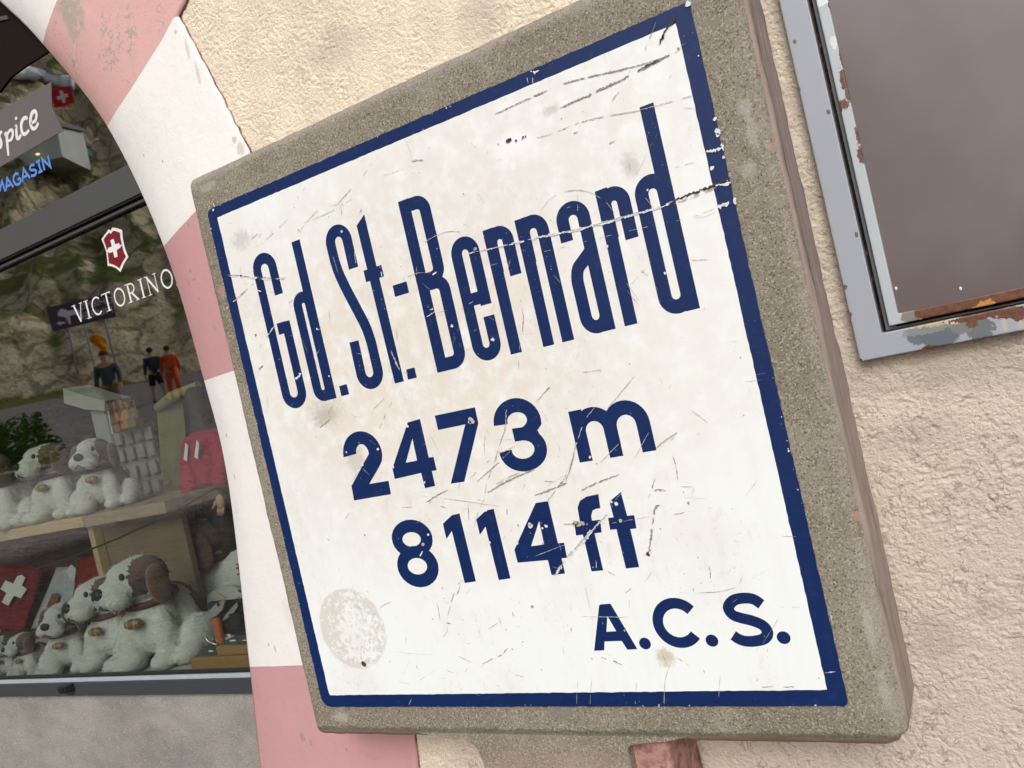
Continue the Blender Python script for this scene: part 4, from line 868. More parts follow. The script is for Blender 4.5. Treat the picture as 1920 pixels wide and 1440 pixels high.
# left part
S('scr_white', 'A', [(-30, 575), (60, 578), (140, 588), (210, 596), (265, 590)], 10, 0.3, 1.5); S('scr_dark', 'A', [(-40, 568), (0, 568), (60, 575), (140, 580), (210, 586), (290, 592)], 6, 0.15); K('scr_rust', 'A', (148, 588), 13); K('scr_rust', 'A', (38, 572), 8)
S('scr_mid', 'A', [(0, 720), (60, 660), (140, 590)], 8, 0.3); S('scr_white', 'A', [(-45, 760), (10, 708)], 10, 0.1); S('scr_dark', 'A', [(303, 745), (335, 708)], 5, 0.3)
S('scr_white', 'A', [(130, 655), (165, 662), (245, 668)], 9, 0.5); S('scr_dark', 'A', [(145, 980), (185, 930), (205, 900)], 6, 0.3); S('scr_white', 'A', [(190, 920), (230, 862)], 9, 0.15)
S('scr_white', 'A', [(350, 1168), (386, 1135)], 15, 0.05); S('scr_dark', 'A', [(142, 1112), (170, 1085)], 13, 0.35); S('scr_dark', 'A', [(118, 925), (128, 905)], 6); S('scr_mid', 'A', [(130, 405), (215, 335), (305, 248)], 4, 0.4); S('scr_mid', 'A', [(95, 365), (145, 320)], 4, 0.3)
S('scr_mid', 'A', [(380, 310), (440, 235), (500, 175)], 5, 0.4); S('scr_mid', 'A', [(590, 160), (660, 85), (735, 0), (790, -70)], 5, 0.3); S('scr_mid', 'A', [(400, 270), (560, 200), (700, 115)], 3.5, 0.45); S('scr_mid', 'A', [(545, 770), (550, 870)], 3, 0.2)
S('scr_mid', 'A', [(1005, 440), (1100, 375), (1200, 325), (1280, 318), (1350, 338)], 4, 0.25); S('scr_mid', 'A', [(950, 600), (1040, 560), (1130, 555)], 3, 0.3); S('scr_white', 'A', [(1120, 585), (1162, 550)], 13, 0.05)
S('scr_white', 'A', [(836, 515), (850, 582)], 11, 0.2); S('scr_mid', 'A', [(900, 1000), (925, 1060), (950, 1115)], 10, 0.5); S('scr_mid', 'A', [(930, 880), (938, 980)], 5, 0.5); S('scr_mid', 'A', [(960, 1110), (1030, 1160)], 9, 0.55)
for p, r, k in (((1250, 862), 9, 'scr_white'), ((618, 320), 9, 'scr_mid'), ((545, 1148), 6, 'scr_white'), ((475, 878), 7, 'scr_white'), ((485, 882), 4, 'scr_mid'), ((122, 912), 5, 'scr_rust'), ((260, 1052), 4, 'scr_mid'), ((1380, 420), 8, 'scr_white')): K(k, 'A', p, r)
S('scr_mid', 'A', [(815, 350), (835, 400), (855, 420)], 10, 0.55); S('scr_mid', 'A', [(730, 185), (718, 215)], 8, 0.5); S('scr_mid', 'A', [(612, 175), (615, 225)], 5, 0.5); S('scr_white', 'A', [(690, 430), (700, 520)], 4, 0.3)
S('scr_white', 'A', [(1105, 810), (1180, 760)], 5, 0.6); S('scr_mid', 'A', [(1120, 770), (1150, 760)], 8, 0.3); S('scr_mid', 'A', [(1290, 770), (1405, 700)], 4, 0.5); S('scr_dark', 'A', [(370, 310), (385, 322)], 4); S('scr_dark', 'A', [(365, 300), (372, 325)], 4)
S('scr_white', 'A', [(-122, 155), (-112, 180)], 6, 0.1); K('scr_white', 'A', (-120, 195), 8); K('scr_white', 'A', (-118, 160), 6)
# middle part
S('scr_mid', 'C', [(960, 130), (955, 270), (930, 350), (900, 450), (860, 560), (850, 620)], 6, 0.35); S('scr_dark', 'C', [(810, 555), (900, 475), (980, 400)], 5, 0.2); S('scr_mid', 'C', [(770, 540), (880, 440), (1010, 370)], 4, 0.4); S('scr_dark', 'C', [(862, 615), (960, 555), (1060, 512), (1105, 490)], 9, 0.25)
S('scr_mid', 'C', [(870, 590), (1000, 520), (1090, 500)], 6, 0.4); S('scr_dark', 'C', [(1112, 148), (1150, 105), (1200, 50)], 5, 0.2); S('scr_dark', 'C', [(1105, 628), (1200, 592), (1262, 565)], 10, 0.2); S('scr_dark', 'C', [(1150, 552), (1272, 565)], 5, 0.2)
S('scr_dark', 'C', [(1345, 600), (1430, 560), (1538, 520)], 8, 0.2); S('scr_dark', 'C', [(548, 663), (590, 635), (658, 598)], 6, 0.15); S('scr_mid', 'C', [(520, 628), (700, 650), (920, 682)], 3.5, 0.2); S('scr_dark', 'C', [(590, 672), (650, 692)], 5, 0.3)
S('scr_mid', 'C', [(1728, 383), (1790, 335), (1868, 282)], 8, 0.25); S('scr_dark', 'C', [(1730, 520), (1690, 645)], 4, 0.15); S('scr_dark', 'C', [(1700, 612), (1740, 596), (1780, 603)], 7, 0.15); S('scr_dark', 'C', [(1745, 678), (1722, 700), (1705, 820), (1690, 935)], 11, 0.3); K('scr_rust', 'C', (1688, 930), 10); S('scr_mid', 'C', [(1725, 680), (1760, 676)], 4)
S('scr_white', 'C', [(1215, 1030), (1290, 930), (1370, 845), (1475, 725)], 22, 0.3, 1.5); S('scr_mid', 'C', [(1205, 1040), (1290, 925), (1370, 840), (1478, 722)], 10, 0.4); S('tan', 'C', [(1300, 773), (1365, 772)], 26, 0.0); S('scr_mid', 'C', [(1252, 775), (1310, 772)], 6, 0.1)
for p, r, k in (((1085, 785), 13, 'scr_white'), ((1080, 775), 9, 'scr_white'), ((1165, 785), 9, 'scr_white'), ((1145, 796), 6, 'scr_white'), ((1525, 672), 10, 'scr_white'), ((1500, 660), 7, 'scr_white'), ((1548, 755), 9, 'scr_mid'), ((778, 245), 18, 'scr_mid'), ((772, 250), 9, 'scr_white'), ((531, 878), 9, 'scr_white'), ((531, 878), 5, 'scr_dark'), ((558, 830), 7, 'scr_white'), ((220, 470), 7, 'scr_white'), ((300, 388), 8, 'scr_white'), ((375, 478), 10, 'scr_white'), ((450, 270), 9, 'scr_white'), ((540, 560), 6, 'scr_white'), ((875, 870), 7, 'scr_white'), ((1390, 430), 7, 'scr_white'), ((160, 575), 8, 'scr_white'), ((1015, 870), 8, 'scr_white'), ((855, 705), 6, 'scr_white'), ((1258, 968), 9, 'scr_white'), ((1895, 665), 7, 'scr_dark'), ((1020, 780), 6, 'scr_dark'), ((232, 830), 5, 'scr_dark'), ((138, 405), 5, 'scr_white')): K(k, 'C', p, r)
S('scr_white', 'C', [(518, 940), (530, 912)], 12, 0.0); S('scr_white', 'C', [(1420, 960), (1424, 1010)], 4, 0.2); S('scr_mid', 'C', [(1420, 168), (1370, 232), (1330, 330), (1300, 430), (1270, 520), (1190, 630), (1170, 660)], 6, 0.35); S('scr_dark', 'C', [(1310, 420), (1285, 500), (1262, 560)], 5, 0.3)
S('scr_mid', 'C', [(1480, 180), (1620, 10)], 4, 0.2); S('scr_dark', 'C', [(1815, 420), (1832, 480), (1842, 555)], 4, 0.2); S('scr_dark', 'C', [(763, 670), (767, 755)], 4, 0.1); S('scr_mid', 'C', [(295, 310), (330, 230), (372, 145)], 5, 0.4); S('scr_mid', 'C', [(420, 688), (482, 685)], 5, 0.3)
S('scr_mid', 'C', [(850, 320), (845, 425)], 3, 0.3); S('scr_mid', 'C', [(560, 300), (610, 400), (655, 495)], 3, 0.45); S('scr_dark', 'C', [(0, 278), (55, 235)], 5, 0.2); S('scr_mid', 'C', [(1440, 460), (1560, 340)], 4, 0.4); S('scr_mid', 'C', [(780, 840), (820, 700), (850, 640)], 4, 0.5); S('scr_mid', 'C', [(940, 855), (990, 800)], 4, 0.2)
S('scr_mid', 'C', [(960, 680), (965, 740)], 8, 0.6); S('scr_mid', 'C', [(1080, 950), (1260, 880)], 3, 0.5); S('scr_dark', 'C', [(700, 1150), (735, 1060)], 4, 0.4); S('scr_dark', 'C', [(1480, 1015), (1520, 1040)], 4, 0.3); S('scr_mid', 'C', [(1820, 725), (1880, 712)], 5, 0.3); S('scr_dark', 'C', [(1855, 582), (1920, 582)], 3, 0.1); S('scr_mid', 'C', [(1500, 770), (1700, 735)], 3, 0.3); S('scr_dark', 'C', [(40, 850), (52, 860)], 5); S('scr_white', 'C', [(150, 572), (205, 500)], 4, 0.4)
# lower part
S('scr_dark', 'E', [(1098, 215), (1140, 330), (1155, 420), (1168, 495)], 6, 0.45); S('scr_mid', 'E', [(1330, 110), (1265, 250), (1215, 435)], 7, 0.4); S('scr_dark', 'E', [(1222, 500), (1215, 545), (1180, 585)], 4, 0.05); S('scr_dark', 'E', [(1212, 470), (1250, 472)], 11, 0.0); S('scr_mid', 'E', [(778, 705), (900, 718), (1105, 732)], 3, 0.2)
S('scr_dark', 'E', [(1310, 740), (1400, 785), (1490, 815)], 5, 0.15); S('scr_mid', 'E', [(1490, 812), (1590, 760), (1650, 735), (1730, 660)], 12, 0.5); S('scr_dark', 'E', [(512, 605), (514, 780)], 3.5, 0.15); S('scr_dark', 'E', [(530, 835), (548, 885)], 6, 0.1); flake(SB['scr_rust'], cp('E', 535, 805), 5.2, 11, 1.8)
S('scr_mid', 'E', [(830, 950), (910, 780)], 2.5, 0.3); S('scr_mid', 'E', [(750, 985), (830, 955), (940, 965), (1080, 880), (1160, 825)], 4, 0.35); S('scr_mid', 'E', [(1720, 320), (1750, 380), (1775, 440), (1830, 420)], 20, 0.6); S('scr_dark', 'E', [(1555, 520), (1650, 455)], 4, 0.2); S('scr_dark', 'E', [(1640, 420), (1660, 490)], 4, 0.3); S('scr_mid', 'E', [(655, 355), (700, 320), (755, 295)], 5, 0.4)
S('scr_mid', 'E', [(1170, 830), (1250, 870), (1310, 885)], 6, 0.5); S('scr_dark', 'E', [(1365, 870), (1385, 840)], 5, 0.3); S('scr_mid', 'E', [(1760, 890), (1850, 910)], 7, 0.5); S('scr_dark', 'E', [(965, 815), (975, 850)], 6, 0.2); S('scr_mid', 'E', [(885, 510), (875, 700)], 3, 0.4); S('scr_mid', 'E', [(1345, 625), (1400, 640), (1470, 615)], 5, 0.4); S('scr_white', 'E', [(905, 1140), (928, 1085)], 4, 0.1)
for p, r in (((1180, 185), 7), ((1098, 437), 6), ((1195, 268), 5), ((1315, 560), 5), ((1700, 522), 5), ((1912, 335), 12), ((570, 215), 5), ((620, 400), 6), ((1750, 683), 6)): K('scr_dark', 'E', p, r)
S('scr_dark', 'D', [(925, 0), (935, 60), (915, 95), (835, 130), (822, 168)], 6, 0.3); S('scr_dark', 'D', [(910, 175), (945, 170)], 5, 0.1); S('scr_mid', 'D', [(730, 175), (960, 170), (1100, 140)], 4, 0.5); S('scr_mid', 'D', [(1110, 145), (1145, 60)], 4, 0.3); S('scr_mid', 'D', [(110, 328), (280, 330), (400, 328), (450, 285)], 5, 0.4); S('scr_mid', 'D', [(130, 140), (180, 360)], 3, 0.4)
S('scr_dark', 'D', [(200, 580), (300, 610), (380, 640), (480, 675)], 8, 0.45); S('scr_mid', 'D', [(690, 608), (655, 690), (640, 790), (638, 890)], 4, 0.15); S('scr_dark', 'D', [(718, 590), (800, 645)], 6, 0.3); S('scr_dark', 'D', [(888, 668), (900, 695)], 5); S('scr_dark', 'D', [(1232, 715), (1236, 745)], 5); S('scr_mid', 'D', [(1300, 715), (1345, 714)], 5, 0.3); S('scr_dark', 'D', [(1265, 782), (1340, 778), (1420, 780), (1545, 778)], 9, 0.6)
S('scr_mid', 'D', [(1385, 268), (1530, 266)], 4, 0.35); S('scr_white', 'D', [(1685, 688), (1738, 680)], 5, 0.2); S('scr_mid', 'D', [(1600, 690), (1690, 688)], 3, 0.4); S('scr_dark', 'D', [(38, 400), (42, 425)], 7, 0.1); S('scr_dark', 'D', [(165, 592), (180, 608)], 6); S('tan', 'D', [(628, 575), (640, 600), (650, 625)], 9, 0.4); S('scr_mid', 'D', [(1300, 530), (1302, 600)], 3, 0.3)
for x in (78, 165, 455, 638, 990): S('scr_mid', 'D', [(x+8, 700), (x, 800), (x-4, 890)], 3, 0.4)
S('scr_white', 'D', [(240, 368), (243, 380)], 12); S('scr_white', 'D', [(380, 410), (385, 425)], 8, 0); S('scr_white', 'D', [(1704, 310), (1730, 400), (1748, 490)], 7, 0.35); S('scr_white', 'D', [(1832, 880), (1836, 895)], 12, 0)
random.seed(3)
for _ in range(170):                                   # fine hairline marks and specks everywhere
    u = random.uniform(25, W_-25); v_ = random.uniform(25, H_-25); a = random.choice([0.6, 0.75, 2.2, -0.1, 1.5])+random.gauss(0, 0.25); Ln = random.expovariate(1/14)+3
    ragged(SB['scr_mid' if random.random() < 0.7 else 'scr_dark'], [(u, v_), (u+Ln*math.cos(a), v_+Ln*math.sin(a))], random.uniform(0.35, 0.8), 0.35)
for _ in range(120):
    flake(SB['scr_mid' if random.random() < 0.6 else 'scr_dark'], (random.uniform(22, W_-22), random.uniform(22, H_-22)), random.uniform(0.4, 1.3), 6)
for _ in range(46):                                    # chips along the blue edge
    s_ = random.random(); side = random.choice('ltrb'); t = random.uniform(5, 840)
    p = {'l': (random.uniform(0, 3), t), 'r': (W_-random.uniform(0, 3), t), 't': (min(t, W_-4), H_-random.uniform(0, 3)), 'b': (min(t, W_-4), random.uniform(0, 3))}[side]
    flake(SB['scr_mid' if random.random() < 0.6 else 'scr_white'], p, random.uniform(0.5, 1.6), 7)
for k, b in SB.items():
    obj('scratches', b, M[k], plate, kind='stuff')

# ================================================================== METAL DISPLAY CASE ON THE WALL
case = empty('display_case', (0.30, WALL_Y, -0.09), 'pale blue-grey metal case on the wall with rust along its lower edge', 'display case')
CYF = WALL_Y-0.026
def cx_(px, py, Y=CYF): return P(px, py, Y)
x_out = cx_(1538, 340).x; z_out = cx_(1765, 653).z
x_in = cx_(1578, 300).x-0.0; 
def m_metal(name, base, kind):
    g = G(name, 0.42, 0.5); n1 = g.noise(6, 4); n2 = g.noise(55, 5, 0.65); n3 = g.noise(190, 3, 0.6); x, y, z = g.xyz()
    c = g.mix(n1, tuple(v*0.93 for v in base), tuple(v*1.05 for v in base))
    rust = g.ramp(g.noise(170, 6, 0.75), [(0.30, (0.030, 0.012, 0.008)), (0.48, (0.105, 0.034, 0.014)), (0.66, (0.17, 0.065, 0.024)), (0.8, (0.26, 0.12, 0.04))])
    fleck = g.math('MULTIPLY', g.step(g.noise(75, 3, 0.6), 0.70, 0.73), g.step(g.noise(8, 2), 0.5, 0.6)); c = g.mix(fleck, c, rust)
    def bl(px, py, a, b, amt, cc, mx=1.0, Y=CYF, ns=70, ang=0.0, soft=0.10):
        ns = ns*3.2; amt = amt*1.25
        nonlocal c
        q = P(px, py, Y); c = g.mix(g.math('MULTIPLY', g.blob(q.x, q.z, a, b, amt, ns, soft, ang), mx), c, cc)
    if kind == 'frame':
        bl(1722, 630, .013, .0105, 0.22, (0.115, 0.13, 0.155), 1, ns=60); bl(1762, 628, .0215, .0165, 0.16, (0.10, 0.118, 0.145), 1, ns=60); bl(1738, 617, .028, .006, 0.5, (0.20, 0.21, 0.21), 0.9)
        bl(1836, 615, .016, .013, 0.45, (0.12, 0.13, 0.14), 1, ns=70); bl(1805, 613, .012, .008, 0.5, (0.16, 0.165, 0.17), 1)
        yel = (0.55, 0.45, 0.22)
        bl(1800, 596, .05, .004, 0.9, yel, 0.7, ns=90, ang=0); bl(1882, 603, .0025, .022, 0.8, yel, 0.4, ns=120, soft=.5); bl(1912, 598, .003, .022, 0.8, yel, 0.4, ns=120, soft=.5); bl(1790, 600, .012, .005, 0.6, (0.62, 0.5, 0.38), 0.9)
        bl(1850, 590, .042, .0045, 0.7, rust, 1, ang=0.0); bl(1908, 590, .0075, .0075, 0.35, rust, 1); bl(1742, 654, .008, .0045, 0.5, rust, 1); bl(1770, 650, .012, .002, 0.6, rust, 1); bl(1612, 677, .003, .003, 0.3, (0.03, 0.025, 0.02), 1); bl(1822, 606, .006, .006, .5, rust, .9); bl(1920, 584, .03, .005, .6, rust, 1)
        for px, py in ((1490, 78), (1498, 168), (1585, 538), (1594, 590), (1606, 440), (1553, 210)): bl(px, py, .0022, .0032, 0.5, (0.10, 0.06, 0.045), 0.9)
    if kind == 'door':
        xx, zz = g.xyz()[0], g.xyz()[2]
        low = g.step(g.math('ADD', zz, g.math('MULTIPLY', g.math('SUBTRACT', n2, 0.5), 0.010)), cx_(1800, 582).z+0.0145, cx_(1800, 582).z+0.0110)
        q = P(1716, 600, CYF); rt = g.step(g.math('ADD', xx, g.math('MULTIPLY', g.math('SUBTRACT', n2, 0.5), 0.03)), q.x-0.002, q.x+0.003)
        bl(1745, 588, .022, .010, 0.6, (0.62, 0.50, 0.27), 0.9, ns=50); bl(1710, 591, .0125, .009, 0.25, (0.20, 0.18, 0.155), 1)
        lowm = g.math('MULTIPLY', rt, g.step(g.math('ADD', zz, g.math('ADD', g.math('MULTIPLY', g.math('SUBTRACT', n2, 0.5), 0.016), g.math('MULTIPLY', g.math('SUBTRACT', xx, q.x), 0.12))), q.z-0.001, q.z+0.002)); c = g.mix(lowm, c, rust)
        bl(1845, 573, .012, .0045, 1.0, (0.50, 0.23, 0.05), 0.9, ns=45, ang=0.2); bl(1737, 594, .006, .0045, .4, rust, 1)
        for px, py, a, b in ((1578, 110, .0018, .012), (1582, 150, .004, .014), (1579, 198, .0085, .0065), (1590, 178, .003, .008), (1614, 290, .0035, .012), (1608, 255, .002, .01), (1570, 25, .003, .008), (1558, 12, .003, .006)): bl(px, py, a, b, 0.8, rust, 1, ns=110)
        bl(1542, 3, .010, .006, 0.5, (0.7, 0.72, 0.74), 0.8); bl(1563, 80, .004, .008, 0.6, (0.72, 0.74, 0.76), 0.6)
    g.col(c); g.rough(g.math('ADD', 0.38, g.math('MULTIPLY', n2, 0.15))); g.bump(g.math('ADD', n1, g.math('MULTIPLY', n3, 0.04)), 0.12, 0.003)
    return g.m
fm = m_metal('case_frame_paint', (0.315, 0.332, 0.375), 'frame'); dm = m_metal('case_door_paint', (0.41, 0.44, 0.465), 'door')
# measured lines at the front plane: outer edge, groove, door edge, panel edge
Z_ = lambda px, py: P(px, py, CYF).z
X_ = lambda px, py: P(px, py, CYF).x
xo, xg0, xg1, xp = X_(1537, 340), X_(1560.5, 210), X_(1588.5, 260), X_(1606, 240)
zo, zg0, zg1, zp = Z_(1765, 648.5), Z_(1800, 594.5), Z_(1800, 583.5), Z_(1800, 563)
XR, ZT = 0.95, 1.15
def ring(lo, hi, w_lo, w_hi, y0, y1, bev):          # a picture-frame of four mitred bars is overkill: one welded ring
    bm = bmesh.new(); a, b = lo, hi
    def loop(off, y): return [bm.verts.new((a[0]+off*w_lo[0], y, a[1]+off*w_lo[1])), bm.verts.new((b[0]-off*w_hi[0], y, a[1]+off*w_lo[1])), bm.verts.new((b[0]-off*w_hi[0], y, b[1]-off*w_hi[1])), bm.verts.new((a[0]+off*w_lo[0], y, b[1]-off*w_hi[1]))]
    O0, I0, O1, I1 = loop(0, y0), loop(1, y0), loop(0, y1), loop(1, y1)
    for k in range(4):
        j = (k+1) % 4
        bm.faces.new((O0[k], O0[j], I0[j], I0[k])); bm.faces.new((O1[j], O1[k], I1[k], I1[j])); bm.faces.new((O0[j], O0[k], O1[k], O1[j])); bm.faces.new((I0[k], I0[j], I1[j], I1[k]))
    bmesh.ops.recalc_face_normals(bm, faces=bm.faces)
    bmesh.ops.bevel(bm, geom=list(bm.edges), offset=bev, segments=2, affect='EDGES', profile=0.6)
    return bm
obj('frame', ring((xo, zo), (XR, ZT), (xg0-xo, zg0-zo), (0.04, 0.04), CYF, WALL_Y+0.004, 0.0016), fm, case)
g = G('groove_dirt', 0.95, 0.1); n = g.noise(60, 5, 0.7); g.col(g.ramp(n, [(0.35, (0.015, 0.012, 0.010)), (0.55, (0.06, 0.035, 0.02)), (0.62, (0.15, 0.05, 0.02)), (0.8, (0.32, 0.30, 0.25))])).bump(n, 0.8, 0.004)
obj('groove', box((xg0-0.002, CYF+0.0225, zg0-0.002), (XR-0.03, WALL_Y, ZT-0.03)), g.m, case)
obj('inner_lip', ring((xg0+0.0042, zg0+0.001), (XR-0.041, ZT-0.041), (0.012, 0.0025), (0.01, 0.01), CYF+0.012, CYF+0.0215, 0.001), plain('lip_paint', (0.17, 0.185, 0.20), 0.5, 0.4, 0.25, 40), case)
door = obj('door', ring((xg1, zg1), (XR-0.045, ZT-0.045), (xp-xg1, zp-zg1), (0.022, 0.022), CYF-0.002, CYF+0.018, 0.0016), dm, case)
pg = G('mauve_panel', 0.36, 0.5); n1 = pg.noise(3.2, 2, 0.5, None, 0.4); n2 = pg.noise(11, 4)
pg.col(pg.mix(pg.step(pg.math('ADD', n1, pg.math('MULTIPLY', pg.math('SUBTRACT', n2, 0.5), 0.35)), 0.36, 0.66), (0.112, 0.085, 0.086), (0.148, 0.118, 0.121))); pg.rough(pg.math('ADD', 0.30, pg.math('MULTIPLY', n2, 0.12))); pg.bump(n1, 0.25, 0.01)
obj('panel', box((xp-0.006, CYF+0.006, zp-0.006), (XR-0.064, CYF+0.014, ZT-0.064), 0.001), pg.m, case)
for px, py in ((1680, 541), (1801, 541)):
    q = P(px, py, CYF+0.006); bm = bmesh.new(); ball(bm, (q.x, q.y-0.0006, q.z), (0.0016, 0.0008, 0.0024), 8); obj('rivet', bm, M['scr_white'], case)

# ================================================================== THINGS IN THE SHOP WINDOW
M['wood_light'] = plain('pale_wood', (0.50, 0.36, 0.21), 0.6, 0.3, 0.18, 14)
M['wood_brown'] = plain('brown_board', (0.20, 0.145, 0.10), 0.7, 0.3, 0.15, 10)
M['wood_honey'] = plain('honey_wood', (0.30, 0.165, 0.06), 0.5, 0.4, 0.2, 20)
def m_plush(name, c, dark):
    g = G(name, 0.95, 0.05); n1 = g.noise(420, 4, 0.7); n2 = g.noise(45, 4, 0.6)
    g.col(g.mix(g.step(n1, 0.3, 0.7), dark, c)); g.bump(g.math('ADD', n1, g.math('MULTIPLY', n2, 1.5)), 0.9, 0.006)
    g.b.inputs['Sheen Weight'].default_value = 0.4; return g.m
M['fur_white'] = m_plush('white_plush', (0.88, 0.87, 0.80), (0.68, 0.66, 0.58))
M['fur_brown'] = m_plush('brown_plush', (0.21, 0.105, 0.05), (0.10, 0.048, 0.022))
M['fur_dark'] = m_plush('dark_brown_plush', (0.10, 0.052, 0.03), (0.045, 0.022, 0.012))
M['nose'] = plain('black_nose', (0.018, 0.015, 0.014), 0.5, 0.4); M['collar'] = plain('brown_collar', (0.09, 0.03, 0.022), 0.6, 0.3)
M['keg'] = plain('brown_keg', (0.20, 0.115, 0.06), 0.35, 0.5, 0.3, 60); M['brass'] = plain('gold_band', (0.42, 0.30, 0.14), 0.3, 0.6)
def remesh(bm, vox, name):
    me = bpy.data.meshes.new(name); bm.to_mesh(me); bm.free(); o = bpy.data.objects.new(name, me); COL.objects.link(o)
    md = o.modifiers.new('r', 'REMESH'); md.mode = 'VOXEL'; md.voxel_size = vox; md.use_smooth_shade = True
    sm = o.modifiers.new('s', 'SMOOTH'); sm.factor = 0.5; sm.iterations = 4
    dg = bpy.context.evaluated_depsgraph_get(); out = bpy.data.meshes.new_from_object(o.evaluated_get(dg)); bpy.data.objects.remove(o); out.name = name
    return out
def dog_parts(turn=0.0, tilt=0.0, long_=1.0):
    """a seated plush dog about 0.30 m tall facing -Y; its head is turned by `turn` and cocked by `tilt`"""
    bm = bmesh.new()
    for c, r in (((0, .055, .105), (.085, .105, .108)), ((0, -.02, .125), (.074, .066, .095)), ((-.055, -.055, .075), (.036, .040, .085)), ((.055, -.055, .075), (.036, .040, .085)),
                 ((-.06, -.085, .024), (.036, .050, .026)), ((.06, -.085, .024), (.036, .050, .026)), ((-.105, .02, .055), (.046, .075, .058)), ((.105, .02, .055), (.046, .075, .058)),
                 ((-.115, -.055, .026), (.036, .055, .028)), ((.115, -.055, .026), (.036, .055, .028)), ((0, -.01, .185), (.058, .055, .05)), ((.05, .16, .04), (.03, .06, .028))): ball(bm, Vector(c), r, 20)
    R = Matrix.Rotation(turn, 3, 'Z') @ Matrix.Rotation(tilt, 3, 'Y'); pv = Vector((0, -.015, .19))
    H = lambda p: pv+R @ (Vector(p)-pv)
    for c, r in (((0, -.03, .252), (.080, .076, .066)), ((0, -.105, .232), (.052, .052*long_, .043)), ((-.026, -.118, .218), (.034, .036, .030)), ((.026, -.118, .218), (.034, .036, .030)), ((0, -.07, .275), (.045, .05, .036))): ball(bm, H(c), r, 20, R)
    body = remesh(bm, 0.0055, 'body')
    n = len(body.vertices); co = np.empty(n*3, np.float32); body.vertices.foreach_get('co', co); co = co.reshape(-1, 3); nr = np.empty(n*3, np.float32); body.vertices.foreach_get('normal', nr); nr = nr.reshape(-1, 3)
    nz = fbm(co[:, 0]*170+co[:, 2]*80, co[:, 1]*170+co[:, 2]*130, 3, 7, 0.7)
    co2 = co+nr*(nz*0.005)[:, None]; body.vertices.foreach_set('co', co2.astype(np.float32).ravel())
    m = len(body.polygons); pc = np.empty(m*3, np.float32); body.polygons.foreach_get('center', pc); pc = pc.reshape(-1, 3).astype(float)
    hl = (pc-np.array(pv)) @ np.array(R)+np.array(pv)       # into head space
    j = fbm(pc[:, 0]*60, pc[:, 2]*60+pc[:, 1]*40, 2, 9)*0.022
    blaze = 0.018+np.maximum(0, -hl[:, 1]-0.03)*0.35
    head_b = (hl[:, 2] > 0.215+j) & (np.abs(hl[:, 0]) > blaze+j*0.6) & (hl[:, 1] > -0.088+j)
    back_b = (pc[:, 1] > 0.075+j*2) & (pc[:, 2] > 0.085+j)
    idx = np.where(head_b, 1, np.where(back_b, 1, 0)); idx = np.where(head_b & (hl[:, 2] < 0.262+j) & (hl[:, 1] < -0.035), 2, idx)
    # pile: short tufts standing off the plush
    rs = np.random.default_rng(4); pk = rs.choice(m, 6000, p=(lambda a: a/a.sum())(np.array([p.area for p in body.polygons]))); cc = pc[pk]; pn = np.array([body.polygons[i].normal for i in pk])
    tdir = pn*0.55+np.array([0, 0, -0.55])+rs.normal(0, 0.35, (len(pk), 3)); tdir /= np.linalg.norm(tdir, axis=1)[:, None]; side = np.cross(tdir, pn+rs.normal(0, .3, (len(pk), 3))); side /= np.linalg.norm(side, axis=1)[:, None]+1e-9
    ln = rs.uniform(0.002, 0.0042, len(pk))[:, None]; base = cc+rs.normal(0, .0015, (len(pk), 3))
    tv = np.stack([base-side*0.0016, base+side*0.0016, base+tdir*ln+pn*0.002], 1).reshape(-1, 3)
    ov = np.empty(n*3, np.float32); body.vertices.foreach_get('co', ov); 
    b_ = bmesh.new(); b_.from_mesh(body)
    for f, k_ in zip(b_.faces, idx): f.material_index = int(k_); f.smooth = True
    tvs = [b_.verts.new(q) for q in tv]
    for t_i in range(len(pk)):
        f = b_.faces.new(tvs[3*t_i:3*t_i+3]); f.material_index = int(idx[pk[t_i]])
    b_.to_mesh(body); b_.free()
    for k in ('fur_white', 'fur_brown', 'fur_dark'): body.materials.append(M[k])
    parts = [('body', body, None)]
    for s in (-1, 1):
        b = bmesh.new(); ball(b, Vector((0, 0, -0.045)), (.016, .036, .056), 16); ball(b, Vector((0, 0, -.012)), (.02, .028, .03), 14)
        er = remesh(b, 0.006, 'ear'); T4 = Matrix.Translation(H((s*.077, -.028, .275))) @ R.to_4x4() @ Matrix.Rotation(-s*.22, 4, 'Y'); er.transform(T4); er.materials.append(M['fur_brown']); parts.append(('ear', er, None))
    b = bmesh.new(); ball(b, H((0, -.152-.03*(long_-1), .246)), (.021, .014, .017), 14, R); parts.append(('nose', b, M['nose']))
    for s in (-1, 1):
        b = bmesh.new(); ball(b, H((s*.033, -.098, .276)), (.0095, .008, .011), 10, R); parts.append(('eye', b, M['nose']))
    b = bmesh.new()
    for s in (-1, 1):
        for (a, c, d) in ((.030, -.148, .224), (.040, -.140, .214), (.036, -.141, .232)): ball(b, H((s*a, c, d)), (.004, .004, .004), 6)
    tube(b, [H((-.022, -.146, .200)), H((-.010, -.155, .205)), H((0, -.157, .215)), H((.010, -.155, .205)), H((.022, -.146, .200))], .0022, 6)
    parts.append(('muzzle_stitching', b, M['nose']))
    b = bmesh.new(); ring_ = [Vector((.069*math.cos(a), -.012+.066*math.sin(a), .188+.008*math.sin(a))) for a in np.linspace(0, 2*PI, 26)]; tube(b, ring_, .0105, 8); parts.append(('collar', b, M['collar']))
    b = bmesh.new(); tube(b, [Vector((x, -.104, .142)) for x in (-.024, -.021, -.010, 0, .010, .021, .024)], [.008, .011, .0135, .0145, .0135, .011, .008], 14); parts.append(('keg', b, M['keg']))
